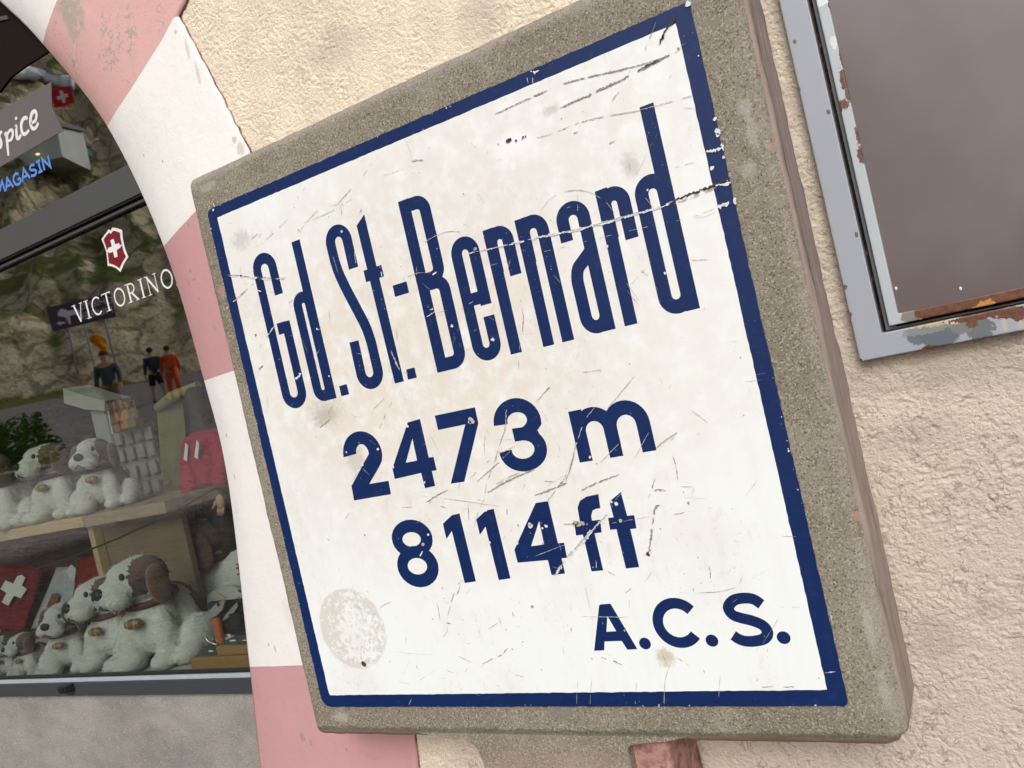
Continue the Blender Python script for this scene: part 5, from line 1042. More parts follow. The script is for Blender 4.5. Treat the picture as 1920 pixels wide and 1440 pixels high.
    b = bmesh.new(); tube(b, [Vector((x, -.104, .142)) for x in (-.013, -.008)], .0147, 14); tube(b, [Vector((x, -.104, .142)) for x in (.008, .013)], .0147, 14); parts.append(('keg_band', b, M['brass']))
    out = []
    for nm, me, mat_ in parts:
        if isinstance(me, bmesh.types.BMesh): b = me; me = bpy.data.meshes.new(nm); b.to_mesh(me); b.free(); me.materials.append(mat_)
        out.append((nm, me))
    return out
DOG = {'turn': dog_parts(-0.15, 0.14, 1.0), 'left': dog_parts(-0.42, 0.03, 1.1), 'front': dog_parts(0.1, 0.12, 0.95)}
def place_dog(kind, loc, size, rz, label, group='plush dogs in the shop window', rx=0.0):
    d = empty('plush_dog', loc, label, 'plush dog', group); d.rotation_euler = (rx, 0, rz); d.scale = (size,)*3
    for nm, me in DOG[kind]:
        o = bpy.data.objects.new(nm, me); COL.objects.link(o); o.parent = d
    return d
place_dog('left', (-1.945, 0.375, FZ), 0.90, 0.30, 'largest white and brown plush dog on the display floor, next to the knife stand')
place_dog('left', (-2.135, 0.385, FZ), 0.76, 0.26, 'white plush dog tucked behind the largest one, its nose pointing left')
place_dog('turn', (-2.285, 0.335, FZ), 0.60, 0.60, 'medium plush dog on the floor with a tilted head, in front of the white towel')
place_dog('left', (-2.42, 0.30, FZ), 0.40, 0.25, 'small low plush dog with a long white blaze, below the towel')
place_dog('front', (-2.545, 0.30, FZ), 0.38, 0.6, 'smallest plush dog on the floor at the far left end of the bottom row')
SHZ = -0.128
place_dog('turn', (-2.375, 0.60, SHZ), 0.70, 0.62, 'plush dog facing out at the right end of the upper shelf')
place_dog('left', (-2.585, 0.60, SHZ), 0.76, 0.30, 'plush dog with its nose pointing left, middle one of three on the upper shelf')
place_dog('left', (-2.83, 0.56, SHZ), 0.80, 0.3, 'plush dog cut off by the photo edge on the upper shelf')
place_dog('front', (P(405, 1040, 0.70).x, 0.70, FZ), 0.98, -0.9, 'plush dog at the back behind the knives, half hidden by the arch')
place_dog('front', (-1.735, 0.52, FZ), 0.55, 2.6, 'small white plush dog behind the knife stand showing its back')

# shelf unit
sh = empty('shelf_unit', (-2.55, 0.62, FZ), 'wooden shelf unit with a pale top board carrying plush dogs', 'shelf')
xj = P(155, 980, 0.5).x; xe = P(308, 952, 0.5).x
obj('shelf_board', box((-3.4, 0.50, -0.160), (xj, 0.84, SHZ), 0.003), M['wood_light'], sh)
obj('shelf_board', box((xj+0.001, 0.502, -0.163), (xe, 0.84, SHZ-0.001), 0.003), plain('duller_wood', (0.30, 0.225, 0.15), 0.65, 0.3, 0.15, 12), sh)
a_, b_ = P(168, 990, 0.53), P(196, 1095, 0.53)
obj('upright', box((a_.x-0.012, 0.53, FZ), (a_.x+0.012, 0.56, -0.1605), 0.002), M['wood_light'], sh)
obj('side_board', box((a_.x+0.0125, 0.56, FZ), (xe-0.02, 0.58, -0.1635), 0.002), M['wood_brown'], sh)
obj('back_board', box((-3.4, 0.78, FZ), (a_.x-0.0125, 0.80, -0.1605), 0.002), plain('dark_board', (0.085, 0.05, 0.035), 0.8, 0.2, 0.2, 6), sh)

# cloth goods leaning under the shelf
def cloth(name, px, Y0, Y1, mat, label, cat, th=0.004, fold=0.006, seed=0, n=16, parent=None):
    """a quilted quad given by four photo corners (tl, tr, br, bl); top at depth Y1, bottom at Y0"""
    tl, tr, br, bl_ = [P(p[0], p[1], y) for p, y in zip(px, (Y1, Y1, Y0, Y0))]
    bm = bmesh.new(); g_ = []
    for i in range(n+1):
        row = []
        for j in range(n+1):
            u, v_ = j/n, i/n; p = tl.lerp(tr, u).lerp(bl_.lerp(br, u), v_)
            p = p+Vector((0, -fold*(math.sin(u*7+seed)+0.6*math.sin(u*13+v_*4+seed*2)), 0)); row.append(bm.verts.new(p))
        g_.append(row)
    for i in range(n):
        for j in range(n): bm.faces.new((g_[i][j], g_[i+1][j], g_[i+1][j+1], g_[i][j+1])).smooth = True
    bmesh.ops.solidify(bm, geom=list(bm.faces), thickness=th)
    o = obj(name, bm, mat, parent)
    if parent is None: tag(o, label, cat)
    return o
def patch(name, pts, Y, parent, mat, dy=0.0):
    """flat print following pixel outline, laid just in front of a cloth"""
    loop = [P(p[0], p[1], Y) for p in pts]
    bm = bmesh.new(); prism(bm, [[(q.x, q.z) for q in loop]], lambda u, v_, k: Vector((u, Y+0.001-0.002*k, v_)))
    return obj(name, bm, mat, parent)
M['flag_red'] = plain('red_cloth', (0.30, 0.022, 0.032), 0.85, 0.2, 0.15, 12); M['cloth_white'] = plain('white_cloth', (0.62, 0.63, 0.66), 0.9, 0.1, 0.08, 20); M['grey_white'] = plain('off_white_cloth', (0.58, 0.58, 0.53), 0.9, 0.1, 0.08, 20)
M['print_brown'] = plain('brown_print', (0.16, 0.075, 0.045), 0.9, 0.1, 0.4, 90); M['print_gold'] = plain('ochre_print', (0.26, 0.16, 0.07), 0.9, 0.1, 0.4, 120); M['shirt_red'] = plain('red_shirt_cloth', (0.33, 0.03, 0.03), 0.85, 0.2, 0.12, 20); M['yellow_cloth'] = plain('yellow_cloth', (0.34, 0.33, 0.14), 0.85, 0.2, 0.15, 14)
def E8(x, y): return (x/6, 1040+y/6)
fl = cloth('cross_flag', [(-40, 1060), (86, 1062), (46, 1182), (-70, 1180)], 0.60, 0.60, M['flag_red'], 'red cloth with a white cross hung under the shelf', 'flag', seed=1)
patch('cross', [E8(215, 208), E8(288, 260), E8(245, 345), E8(302, 388), E8(238, 490), E8(160, 460), E8(95, 572), E8(22, 535), E8(75, 430), E8(8, 385), E8(62, 290), E8(150, 328)], 0.585, fl, M['grey_white'])
tw = cloth('dog_towel', [E8(640, 140), E8(866, 140), E8(800, 770), E8(360, 835)], 0.575, 0.575, M['cloth_white'], 'white hand towel printed with a seated dog, hung under the shelf', 'towel', fold=0.003, seed=2)
patch('dog_print', [E8(590, 440), E8(640, 430), E8(665, 470), E8(640, 540), E8(700, 560), E8(770, 570), E8(790, 600), E8(760, 650), E8(640, 660), E8(600, 640), E8(590, 560), E8(560, 600), E8(525, 590), E8(550, 520)], 0.564, tw, M['print_brown'])
patch('dog_print', [E8(480, 700), E8(580, 690), E8(610, 730), E8(570, 790), E8(470, 790), E8(420, 760)], 0.564, tw, M['print_gold'])
patch('dog_print', [E8(440, 815), E8(550, 820), E8(540, 870), E8(430, 850)], 0.564, tw, M['print_brown'])
patch('logo_print', [E8(760, 160), E8(800, 110), E8(855, 160), E8(845, 290), E8(800, 290), E8(765, 240)], 0.564, tw, plain('grey_print', (0.42, 0.43, 0.45), 0.9, 0.1, 0.2, 200))
shr = cloth('folded_shirt', [E8(900, 60), E8(1055, -10), E8(1160, 330), E8(805, 610)], 0.565, 0.565, M['shirt_red'], 'red shirt with pale script lettering beside the white towel', 'shirt', fold=0.004, seed=3)
for pth in ([E8(1030, 330), E8(980, 325), E8(955, 365), E8(990, 400), E8(1010, 450), E8(960, 470)], [E8(1050, 330), E8(1060, 400), E8(1045, 470)], [E8(1040, 320), E8(1110, 315), E8(1105, 380)]):
    bm = bmesh.new(); c2 = [P(p[0], p[1], 0.553) for p in catmull(pth, 6)]; tube(bm, c2, 0.0018, 5); obj('lettering', bm, M['grey_white'], shr)
cloth('brown_blanket', [(70, 1045), (160, 1045), (120, 1200), (-30, 1235)], 0.62, 0.66, plain('brown_blanket_cloth', (0.15, 0.075, 0.035), 0.9, 0.1, 0.35, 26), 'brown patterned blanket hung behind the white towel', 'blanket', fold=0.008, seed=4)
# yellow scarf and the white stand beside it
cloth('yellow_scarf', [(288, 765), (336, 757), (362, 1052), (310, 1050)], 0.86, 0.92, M['yellow_cloth'], 'long yellow scarf hanging at the back of the window', 'scarf', th=0.008, fold=0.014, seed=5, n=22)
bm = bmesh.new(); q0, q1 = P(296, 765, 0.90), P(372, 722, 0.90); tube(bm, [q0, q0.lerp(q1, 0.4)+Vector((0, 0, 0.01)), q1], [0.016, 0.019, 0.014], 10); tag(obj('reflected_verge', bm, M['yellow_cloth']), 'yellow cloth roll above the hanging scarf, standing for the reflected grass verge', 'cloth')  # mirrored grass verge, modelled as a cloth roll inside the shop
M['cream'] = plain('cream_laminate', (0.33, 0.35, 0.30), 0.6, 0.3, 0.06, 6)
stn = empty('display_column', (-2.6, 0.95, FZ), 'pale square display column with a slanted top plate behind the shelf', 'display column')
a_, b_ = P(173, 790, 0.95), P(197, 790, 0.95)
obj('column', box((a_.x, 0.95, FZ), (b_.x+0.01, 1.02, P(180, 768, 0.95).z), 0.004), M['cream'], stn)
q = [P(118, 728, 0.93), P(158, 742, 0.93), P(196, 752, 0.93), P(196, 770, 0.93), P(160, 768, 0.93), P(120, 756, 0.93)]
bm = bmesh.new(); prism(bm, [[(p.x, p.z) for p in q][::-1]], lambda u, v_, k: Vector((u, 1.04-0.11*k, v_))); obj('top_plate', bm, plain('pale_laminate', (0.40, 0.40, 0.35), 0.6, 0.3, 0.05), stn)
# souvenir rack
rk = empty('souvenir_rack', (-2.45, 1.0, FZ), 'grey souvenir rack full of small blister packets', 'rack')
r0, r1 = P(207, 805, 0.98), P(300, 990, 0.98)
obj('rack_panel', box((r0.x-0.10, 0.985, FZ), (r0.x+0.22, 1.0, P(240, 800, 0.98).z), 0.002), plain('grey_panel', (0.24, 0.225, 0.22), 0.7, 0.3, 0.08), rk)
pm = plain('clear_packet', (0.31, 0.295, 0.28), 0.25, 0.6, 0.2, 60); pmesh = bpy.data.meshes.new('packet'); b = box((-0.019, -0.006, -0.024), (0.019, 0.006, 0.024), 0.004); b.to_mesh(pmesh); b.free(); pmesh.materials.append(pm)
for i in range(5):
    for j in range(4):
        p = P(222+j*19+i*5, 822+i*33-j*4, 0.97); o = bpy.data.objects.new('packet', pmesh); COL.objects.link(o); o.location = p+Vector((random.uniform(-.003, .003), 0, random.uniform(-.004, .004))); o.rotation_euler = (0, random.uniform(-.06, .06), 0); o.parent = rk; o.matrix_parent_inverse = world_of(rk).inverted()
bm = bmesh.new()
for i in range(10): ball(bm, P(203+i*0.85, 773+i*4.3, 0.93), (0.0034,)*3, 8)
tag(obj('bead_chain', bm, plain('pearl', (0.8, 0.8, 0.78), 0.2, 0.6, 0.02)), 'short hanging chain of white beads above the souvenir rack', 'bead chain')
for k, (px, py, cc, lb) in enumerate(((222, 785, (0.24, 0.10, 0.05), 'brown leather bag leftmost of three above the souvenir rack'), (238, 778, (0.40, 0.19, 0.03), 'bright ochre bag in the middle of three above the souvenir rack'), (252, 775, (0.20, 0.12, 0.06), 'dull brown bag rightmost of three above the souvenir rack'))):
    t = empty('leather_bag', P(px, py+22, 0.93), lb, 'bag', 'leather bags above the souvenir rack'); p = P(px, py, 0.93); mt = plain('bag_leather', cc, 0.55, 0.4, 0.25, 60)
    bm = bmesh.new(); ball(bm, p+Vector((0, 0, -0.012)), (0.024, 0.02, 0.036), 14); bx(bm, p+Vector((-0.02, -0.022, -0.05)), p+Vector((0.02, 0.018, -0.012)), 0.008); obj('pouch', bm, mt, t)
    bm = bmesh.new(); tube(bm, [p+Vector((-0.016, 0, 0.012)), p+Vector((-0.012, 0, 0.045)), p+Vector((0.012, 0, 0.045)), p+Vector((0.016, 0, 0.012))], 0.0035, 6); obj('handle', bm, mt, t)
bm = bmesh.new(); tube(bm, [P(x, y, 0.44) for x, y in ((-80, 1108), (0, 1088), (60, 1070), (130, 1046), (220, 1010), (310, 968), (400, 918), (450, 885))], 0.0028, 6)  # a reflection in the pane, modelled as a cable hung inside
tag(obj('cable', bm, plain('dark_cable', (0.05, 0.035, 0.03), 0.6, 0.3)), 'thin dark cable added in front of the shelf, standing for a line reflected in the glass', 'cable')

# knife stand
ks = empty('knife_stand', (-1.66, 0.33, FZ), 'stepped honey-coloured wooden stand holding pocket knives in the corner of the window', 'display stand')
p0, p1 = P(360, 1255, 0.30), P(470, 1232, 0.30)
zl = P(400, 1232, 0.30).z; xs = P(403, 1225, 0.30).x; zu = P(403, 1214, 0.30).z
obj('base', box((p0.x, 0.30, FZ), (-1.30, 0.46, zl), 0.003), M['wood_honey'], ks)
obj('step', box((xs, 0.305, zl+0.0005), (-1.30, 0.455, zu), 0.003), M['wood_honey'], ks)
obj('grey_mat', box((xs+0.004, 0.309, zu+0.0005), (-1.31, 0.45, zu+0.002)), plain('grey_felt', (0.10, 0.11, 0.11), 0.9, 0.1), ks)
obj('grey_mat', box((p0.x+0.012, 0.306, zl+0.0005), (xs-0.001, 0.45, zl+0.002)), plain('grey_felt_low', (0.10, 0.11, 0.11), 0.9, 0.1), ks)
q0, q1 = P(408, 1212, 0.37), P(470, 1130, 0.37)
obj('backboard', box((q0.x, 0.37, zu+0.0021), (-1.33, 0.385, P(420, 1128, 0.37).z), 0.002), plain('black_card', (0.018, 0.016, 0.016), 0.6, 0.3), ks)
for (px, py, w_, h_) in ((427, 1192, .020, .008), (437, 1203, .019, .0085), (396, 1222, .014, .007), (459, 1203, .014, .008)):
    p = P(px, py, 0.330 if py > 1195 else 0.367); obj('price_tag', box((p.x-w_/2, p.y-0.001, p.z-h_/2), (p.x+w_/2, p.y+0.001, p.z+h_/2)), plain('white_card', (0.7, 0.72, 0.72), 0.6, 0.3, 0.1, 300), ks)
M['steel'] = plain('brushed_steel', (0.50, 0.50, 0.46), 0.32, 0.6, 0.15, 60, metal=0.6)
kn = empty('pocket_knife', P(405, 1165, 0.352), 'open pocket knife with an orange handle and big holed blade', 'pocket knife')
def plate_px(pts, Y, th): return prism(bmesh.new(), [[(P(a, b, Y).x, P(a, b, Y).z) for a, b in pts]], lambda u, v_, k: Vector((u, Y+th-th*k, v_)))
def Z8(x, y): return (340+x*130/585, 960+y*130/585)
obj('blade', plate_px([Z8(175, 922), Z8(200, 870), Z8(270, 795), Z8(300, 765), Z8(345, 745), Z8(368, 752), Z8(340, 830), Z8(290, 880), Z8(230, 905)], 0.346, 0.004), M['steel'], kn)
bm = bmesh.new(); c = P(*Z8(311, 780), 0.345); ball(bm, c, (0.0055, 0.0012, 0.0055), 12); obj('blade_hole', bm, M['rubber'], kn)
obj('hook', plate_px([Z8(330, 745), Z8(325, 695), Z8(345, 705), Z8(368, 728), Z8(360, 742), Z8(345, 730)], 0.342, 0.003), M['brass'], kn)
obj('handle', box((P(*Z8(292, 1000), 0.346).x-0.006, 0.343, P(*Z8(315, 1140), 0.346).z), (P(*Z8(320, 1000), 0.346).x+0.004, 0.356, P(*Z8(290, 895), 0.346).z), 0.004), plain('orange_grip', (0.42, 0.11, 0.05), 0.45, 0.4), kn)
k2 = empty('pocket_knife', P(*Z8(400, 880), 0.362), 'plain steel blade pocket knife standing against the black card', 'pocket knife')
obj('blade', plate_px([Z8(340, 920), Z8(370, 870), Z8(462, 765), Z8(475, 800), Z8(440, 850), Z8(380, 905)], 0.360, 0.004), M['steel'], k2)
obj('handle', box((P(*Z8(440, 930), 0.362).x, 0.352, P(*Z8(440, 930), 0.362).z-0.004), (P(*Z8(530, 930), 0.362).x, 0.364, P(*Z8(440, 850), 0.362).z), 0.003), plain('black_grip', (0.02, 0.02, 0.02), 0.4, 0.4), k2)
bm = bmesh.new(); tube(bm, [P(*Z8(a, b), 0.335) for a, b in ((205, 1050), (215, 1080), (250, 1105), (300, 1118))], 0.0028, 6); tag(obj('wire_loop', bm, M['steel']), 'bent steel wire on the step of the knife stand', 'wire')
q = P(*Z8(45, 815), 0.35)
# ---- people: skinned skeleton figures
def skin_mesh(pts, edges, radii, name, sub=2):
    me = bpy.data.meshes.new(name); me.from_pydata([Vector(p) for p in pts], edges, []); o = bpy.data.objects.new(name, me); COL.objects.link(o)
    md = o.modifiers.new('k', 'SKIN'); md.use_smooth_shade = True
    for i, r in enumerate(radii):
        sv = me.skin_vertices[0].data[i]; sv.radius = (r, r) if not isinstance(r, tuple) else r
    me.skin_vertices[0].data[0].use_root = True
    sb = o.modifiers.new('s', 'SUBSURF'); sb.levels = sub; sb.render_levels = sub
    dg = bpy.context.evaluated_depsgraph_get(); out = bpy.data.meshes.new_from_object(o.evaluated_get(dg)); bpy.data.objects.remove(o); out.name = name; smooth(out); return out
SKIN = plain('skin', (0.42, 0.25, 0.17), 0.6, 0.3, 0.06)
def person(loc, h, rz, label, top, legs_c, hair, shorts=None, pose=0.0, bag=None):
    d = empty('person', loc, label, 'person', 'people outside seen in the glass'); d.rotation_euler = (0, 0, rz); k = h/1.75; d.scale = (k,)*3
    def add(nm, me, mt):
        if isinstance(me, bmesh.types.BMesh): b = me; me = bpy.data.meshes.new(nm); b.to_mesh(me); b.free()
        me.materials.clear(); me.materials.append(mt); o = bpy.data.objects.new(nm, me); COL.objects.link(o); o.parent = d; return o
    st_ = 0.12*pose
    pts = [(0, 0, .95), (0, .01, 1.12), (0, .0, 1.30), (0, 0, 1.44), (0, -.01, 1.52), (0, -.015, 1.62), (0, -.015, 1.72),
           (-.10, 0, .90), (-.11, -st_, .50), (-.11, -st_*1.6+.02, .09), (-.11, -st_*1.6-.12, .04), (.10, 0, .90), (.11, st_, .50), (.11, st_*1.6+.02, .09), (.11, st_*1.6-.12, .04),
           (-.19, .0, 1.40), (-.25, .02, 1.13), (-.26, -.10, .90), (-.255, -.14, .80), (.19, .0, 1.40), (.25, .02, 1.13), (.26, -.10, .90), (.255, -.14, .80)]
    ed = [(0, 1), (1, 2), (2, 3), (3, 4), (4, 5), (5, 6), (0, 7), (7, 8), (8, 9), (9, 10), (0, 11), (11, 12), (12, 13), (13, 14), (3, 15), (15, 16), (16, 17), (17, 18), (3, 19), (19, 20), (20, 21), (21, 22)]
    rd = [.14, .13, .15, .12, .055, .09, .085, .095, .065, .042, .035, .095, .065, .042, .035, .062, .048, .036, .034, .062, .048, .036, .034]
    me = skin_mesh(pts, ed, rd, 'body')
    add('body', me, SKIN)
    n = 15
    jk = skin_mesh([(0, 0, .86), (0, .01, 1.12), (0, 0, 1.30), (0, 0, 1.445), (-.19, 0, 1.40), (-.25, .02, 1.13), (-.26, -.085, .925), (.19, 0, 1.40), (.25, .02, 1.13), (.26, -.085, .925)], [(0, 1), (1, 2), (2, 3), (3, 4), (4, 5), (5, 6), (3, 7), (7, 8), (8, 9)], [.165, .155, .172, .13, .078, .064, .052, .078, .064, .052], 'jacket'); add('jacket', jk, plain('jacket_cloth', top, 0.85, 0.2, 0.12, 9))
    zl_ = .52 if shorts else .10
    for s in (-1, 1):
        kx_ = s*-st_ if s < 0 else st_
        b = bmesh.new(); yk = -st_ if s < 0 else st_
        if shorts: tube(b, [(s*.085, 0, .92), (s*.108, yk*.9, .56)], [.115, .095], 14)
        else: tube(b, [(s*.085, 0, .92), (s*.11, yk, .50), (s*.11, yk*1.6+.02, .09)], [.112, .085, .068], 14)
        add('trouser_leg', b, plain('trouser_cloth', legs_c, 0.85, 0.2, 0.1, 9))
        b = bmesh.new(); y2 = yk*1.6; ball(b, Vector((s*.11, y2-.05, .045)), (.052, .125, .05), 12); add('shoe', b, M['rubber'])
    b = bmesh.new(); ball(b, Vector((0, .012, 1.685)), (.098, .105, .095), 14); add('hair', b, plain('hair', hair, 0.8, 0.2, 0.2, 40))
    if bag:
        b = bmesh.new(); bx(b, (-.15, .14, 1.02), (.15, .30, 1.44), .05); add('backpack', b, plain('backpack_cloth', bag, 0.8, 0.2, 0.1, 9))
    return d
def seen(px, py, depth):
    v_ = V(px, py, depth); return v_
def stand(px, depth, py):
    v_ = V(px, py, depth); return Vector((v_.x, v_.y, hz(v_.x, v_.y)-0.02))
person(stand(222, 20, 790), 1.78, 2.5, 'person in a slate grey shirt walking up the road, mirrored in the glass', (0.055, 0.065, 0.085), (0.16, 0.10, 0.06), (0.02, 0.016, 0.013), shorts=True, pose=1)
person(stand(300, 27, 745), 1.80, -1.2, 'person with a navy cap and black shorts beside the one in orange, mirrored', (0.03, 0.035, 0.10), (0.012, 0.012, 0.014), (0.02, 0.02, 0.05), shorts=True, pose=1, bag=(0.03, 0.05, 0.06))
person(stand(333, 27, 750), 1.76, -1.0, 'person all in orange red with a white stripe, mirrored in the glass', (0.62, 0.07, 0.02), (0.58, 0.07, 0.02), (0.03, 0.02, 0.015), pose=1, bag=(0.6, 0.08, 0.03))
# mannequin in red inside the shop
mq = empty('mannequin', P(386, 1010, 0.72), 'dark mannequin in a crimson jacket with white chevrons near the arch', 'mannequin')
c = P(394, 862, 0.72); kz = 0.0016
def mqp(dx, dz, dy=0): return c+Vector((dx, dy, dz))
dk = plain('mannequin_dark', (0.035, 0.026, 0.024), 0.7, 0.3)
obj('torso', skin_mesh([mqp(0, -.30), mqp(0, -.12), mqp(0, .03), mqp(0, .12), mqp(0, .17), mqp(0, .23)], [(0, 1), (1, 2), (2, 3), (3, 4), (4, 5)], [.042, .052, .055, .032, .026, .04], 'torso'), dk, mq)
crim = plain('crimson_cloth', (0.30, 0.010, 0.035), 0.8, 0.25, 0.18, 30)
obj('jacket', skin_mesh([mqp(0, -.10), mqp(0, -.02), mqp(0, .06), mqp(0, .105)], [(0, 1), (1, 2), (2, 3)], [.058, .062, .068, .035], 'jacket'), crim, mq)
for s in (-1, 1):
    obj('sleeve', skin_mesh([mqp(s*.045, .085), mqp(s*.074, .0, -.01), mqp(s*.068, -.095, -.05)], [(0, 1), (1, 2)], [.036, .034, .028], 'sleeve'), crim, mq)
    bm = bmesh.new(); ball(bm, mqp(s*.067, -.125, -.055), (.016, .013, .024), 10)
    for f_ in range(4): tube(bm, [mqp(s*.067+(f_-1.5)*.0075, -.14, -.058), mqp(s*.066+(f_-1.5)*.0082, -.165+abs(f_-1.5)*.004, -.064)], [.0042, .003], 6)
    tube(bm, [mqp(s*.067-s*.012, -.12, -.06), mqp(s*.067-s*.022, -.14, -.070)], [.005, .0035], 6)
    obj('hand', bm, SKIN, mq)
    bm = bmesh.new(); y_ = -0.069
    prism(bm, [[(c.x+s*.024+.006-.012, c.z+.02), (c.x+s*.024+.006, c.z+.012), (c.x+s*.024+.006+.02, c.z+.055), (c.x+s*.024+.006+.012, c.z+.065)]], lambda u, v_, k: Vector((u, c.y+y_+0.004-0.003*k, v_))); obj('chevron', bm, M['cloth_white'], mq)

# ================================================================== ACROSS THE STREET (seen mirrored in the glass)
def hill_hit(px, py, depth_only=False):
    ds = np.arange(18, 150, 0.3); q0, q1 = V(px, py, 10.0), V(px, py, 11.0); st_ = q1-q0
    X_ = q0.x+st_.x*(ds-10); Y_ = q0.y+st_.y*(ds-10); Zr = q0.z+st_.z*(ds-10)
    hit = np.nonzero(Zr < hill(X_, Y_))[0]
    dd_ = float(ds[hit[0]]) if len(hit) else 100.0
    return dd_ if depth_only else V(px, py, dd_)
def ground_at(v_): return Vector((v_.x, v_.y, hz(v_.x, v_.y)))
M['pole'] = plain('grey_pole', (0.25, 0.25, 0.25), 0.5, 0.4)
# museum sign
D1 = min(hill_hit(x_, 612, True) for x_ in (96, 120, 152, 185, 210))-2.2; ctr = V(152, 585, D1); sg = empty('museum_sign', ground_at(ctr), 'mauve museum sign with a white dog and arrow on two posts, mirrored in the glass', 'sign')
ex = (V(212, 570, 40)-V(96, 597, 40)); ex.z = 0; ex = ex.normalized(); nrm_ = Vector((-ex.y, ex.x, 0)); 
if nrm_.y < 0: nrm_ = -nrm_
SW_, SH_ = 3.1*D1/40, 1.15*D1/40
def sp_(u, v_, k=0.0): return ctr+ex*(u*SW_/2)+Vector((0, 0, v_*SH_/2))+nrm_*k
bm = bmesh.new(); prism(bm, [[(-1, -1), (1, -1), (1, 1), (-1, 1)]], lambda u, v_, k: sp_(u, v_, -0.04+0.05*k)); bmesh.ops.recalc_face_normals(bm, faces=bm.faces); obj('board', bm, plain('mauve_sign_paint', (0.10, 0.062, 0.085), 0.6, 0.3, 0.06), sg)
for u in (-0.55, 0.62):
    bm = bmesh.new(); q = sp_(u, 0, -0.09); tube(bm, [Vector((q.x, q.y, min(hz(q.x, q.y)-0.3, q.z-1.2))), sp_(u, .9, -0.09)], 0.045, 8); obj('post', bm, M['pole'], sg)
sw_ = plain('sign_white', (0.78, 0.78, 0.82), 0.6, 0.3)
dog = [(-.68, .35), (-.58, .62), (-.45, .55), (-.36, .35), (-.05, .30), (.02, .10), (.06, -.30), (.03, -.62), (-.02, -.62), (-.04, -.25), (-.14, -.08), (-.34, -.08), (-.36, -.40), (-.37, -.74), (-.44, -.72), (-.45, -.35), (-.50, -.10), (-.58, -.02), (-.70, .08)]
def sg_poly(lp, h=0.03):
    bm = bmesh.new(); prism(bm, [lp], lambda u, v_, k: sp_(u, v_, 0.011+h*k)); bmesh.ops.recalc_face_normals(bm, faces=bm.faces); return bm
obj('dog_emblem', sg_poly(dog), sw_, sg); obj('arrow', sg_poly([(-.80, -.50), (-.70, -.32), (-.70, -.44), (-.55, -.44), (-.55, -.60), (-.70, -.60), (-.70, -.72)]), sw_, sg)
def text_mesh(s_, size):
    cu = bpy.data.curves.new('t', 'FONT'); cu.body = s_; cu.size = size; cu.align_x = 'CENTER'; o = bpy.data.objects.new('t', cu); COL.objects.link(o)
    dg = bpy.context.evaluated_depsgraph_get(); me = bpy.data.meshes.new_from_object(o.evaluated_get(dg)); bpy.data.objects.remove(o); return me
for s_, v_ in (('CHIENS', .18), ('MUSEE', -.62)):
    me = text_mesh(s_, 0.44); q = sp_(.52, v_, 0.03)
    me.transform(Matrix(((-ex.x, 0, nrm_.x, q.x), (-ex.y, 0, nrm_.y, q.y), (0, 1, 0, q.z), (0, 0, 0, 1)))); obj('lettering', me, sw_, sg)
# flag on its pole
D2 = min(hill_hit(x_, 200, True) for x_ in (100, 118, 136))-1.5; fc = V(118, 182, D2); fp = empty('cross_banner', ground_at(fc), 'red banner with a white cross flying from a pole, mirrored in the glass', 'flag')
e2 = ex
bm = bmesh.new(); k2 = D2/40*0.85; q = fc+e2*0.62*k2; tube(bm, [Vector((q.x, q.y, hz(q.x, q.y)-0.2)), q+Vector((0, 0, 1.0))], 0.022, 8); obj('pole', bm, M['pole'], fp)
bm = bmesh.new(); g_ = [[bm.verts.new(fc+e2*(u*0.6*k2)+Vector((0, 0, v_*0.5*k2))+nrm_*(0.08*math.sin(u*4+v_))) for u in np.linspace(-1, 1, 9)] for v_ in np.linspace(-1, 1, 5)]
for a, b in zip(g_, g_[1:]):
    for k in range(8): bm.faces.new((a[k], a[k+1], b[k+1], b[k]))
bmesh.ops.solidify(bm, geom=list(bm.faces), thickness=0.02); obj('cloth', bm, plain('banner_red', (0.62, 0.03, 0.02), 0.8, 0.2, 0.1), fp)
bm = bmesh.new(); fr_ = lambda u, v_, k: fc+e2*(u*0.5*k2)+Vector((0, 0, v_*0.5*k2))+nrm_*(0.08*math.sin(u*3.3+v_)+0.02+0.03*k)
prism(bm, [[(-.2, -.65), (.2, -.65), (.2, -.2), (.65, -.2), (.65, .2), (.2, .2), (.2, .65), (-.2, .65), (-.2, .2), (-.65, .2), (-.65, -.2), (-.2, -.2)]], fr_); bmesh.ops.recalc_face_normals(bm, faces=bm.faces); obj('cross', bm, sw_, fp)
# yellow banner half way up the rocks
yc = V(186, 642, min(31, hill_hit(186, 660, True)-1.0)); yb = empty('yellow_banner', ground_at(yc), 'small yellow banner drooping from a pole by the rocks, mirrored in the glass', 'banner')
bm = bmesh.new(); q = yc-ex*0.35; tube(bm, [Vector((q.x, q.y, hz(q.x, q.y)-0.2)), q+Vector((0, 0, 0.8))], 0.03, 8); obj('pole', bm, M['pole'], yb)
bm = bmesh.new(); g_ = [[bm.verts.new(yc+ex*(u*0.19*(1-abs(v_)*0.35)*(1+.3*math.sin(v_*5))-0.1*v_)+Vector((0, 0, v_*0.34))+nrm_*(0.09*math.sin(u*5+v_*2))) for u in np.linspace(-1, 1, 8)] for v_ in np.linspace(-1, 1, 8)]
for a, b in zip(g_, g_[1:]):
    for k in range(7): bm.faces.new((a[k], a[k+1], b[k+1], b[k]))
bmesh.ops.solidify(bm, geom=list(bm.faces), thickness=0.02); obj('cloth', bm, plain('banner_yellow', (0.80, 0.40, 0.01), 0.8, 0.2, 0.15, 4), yb)
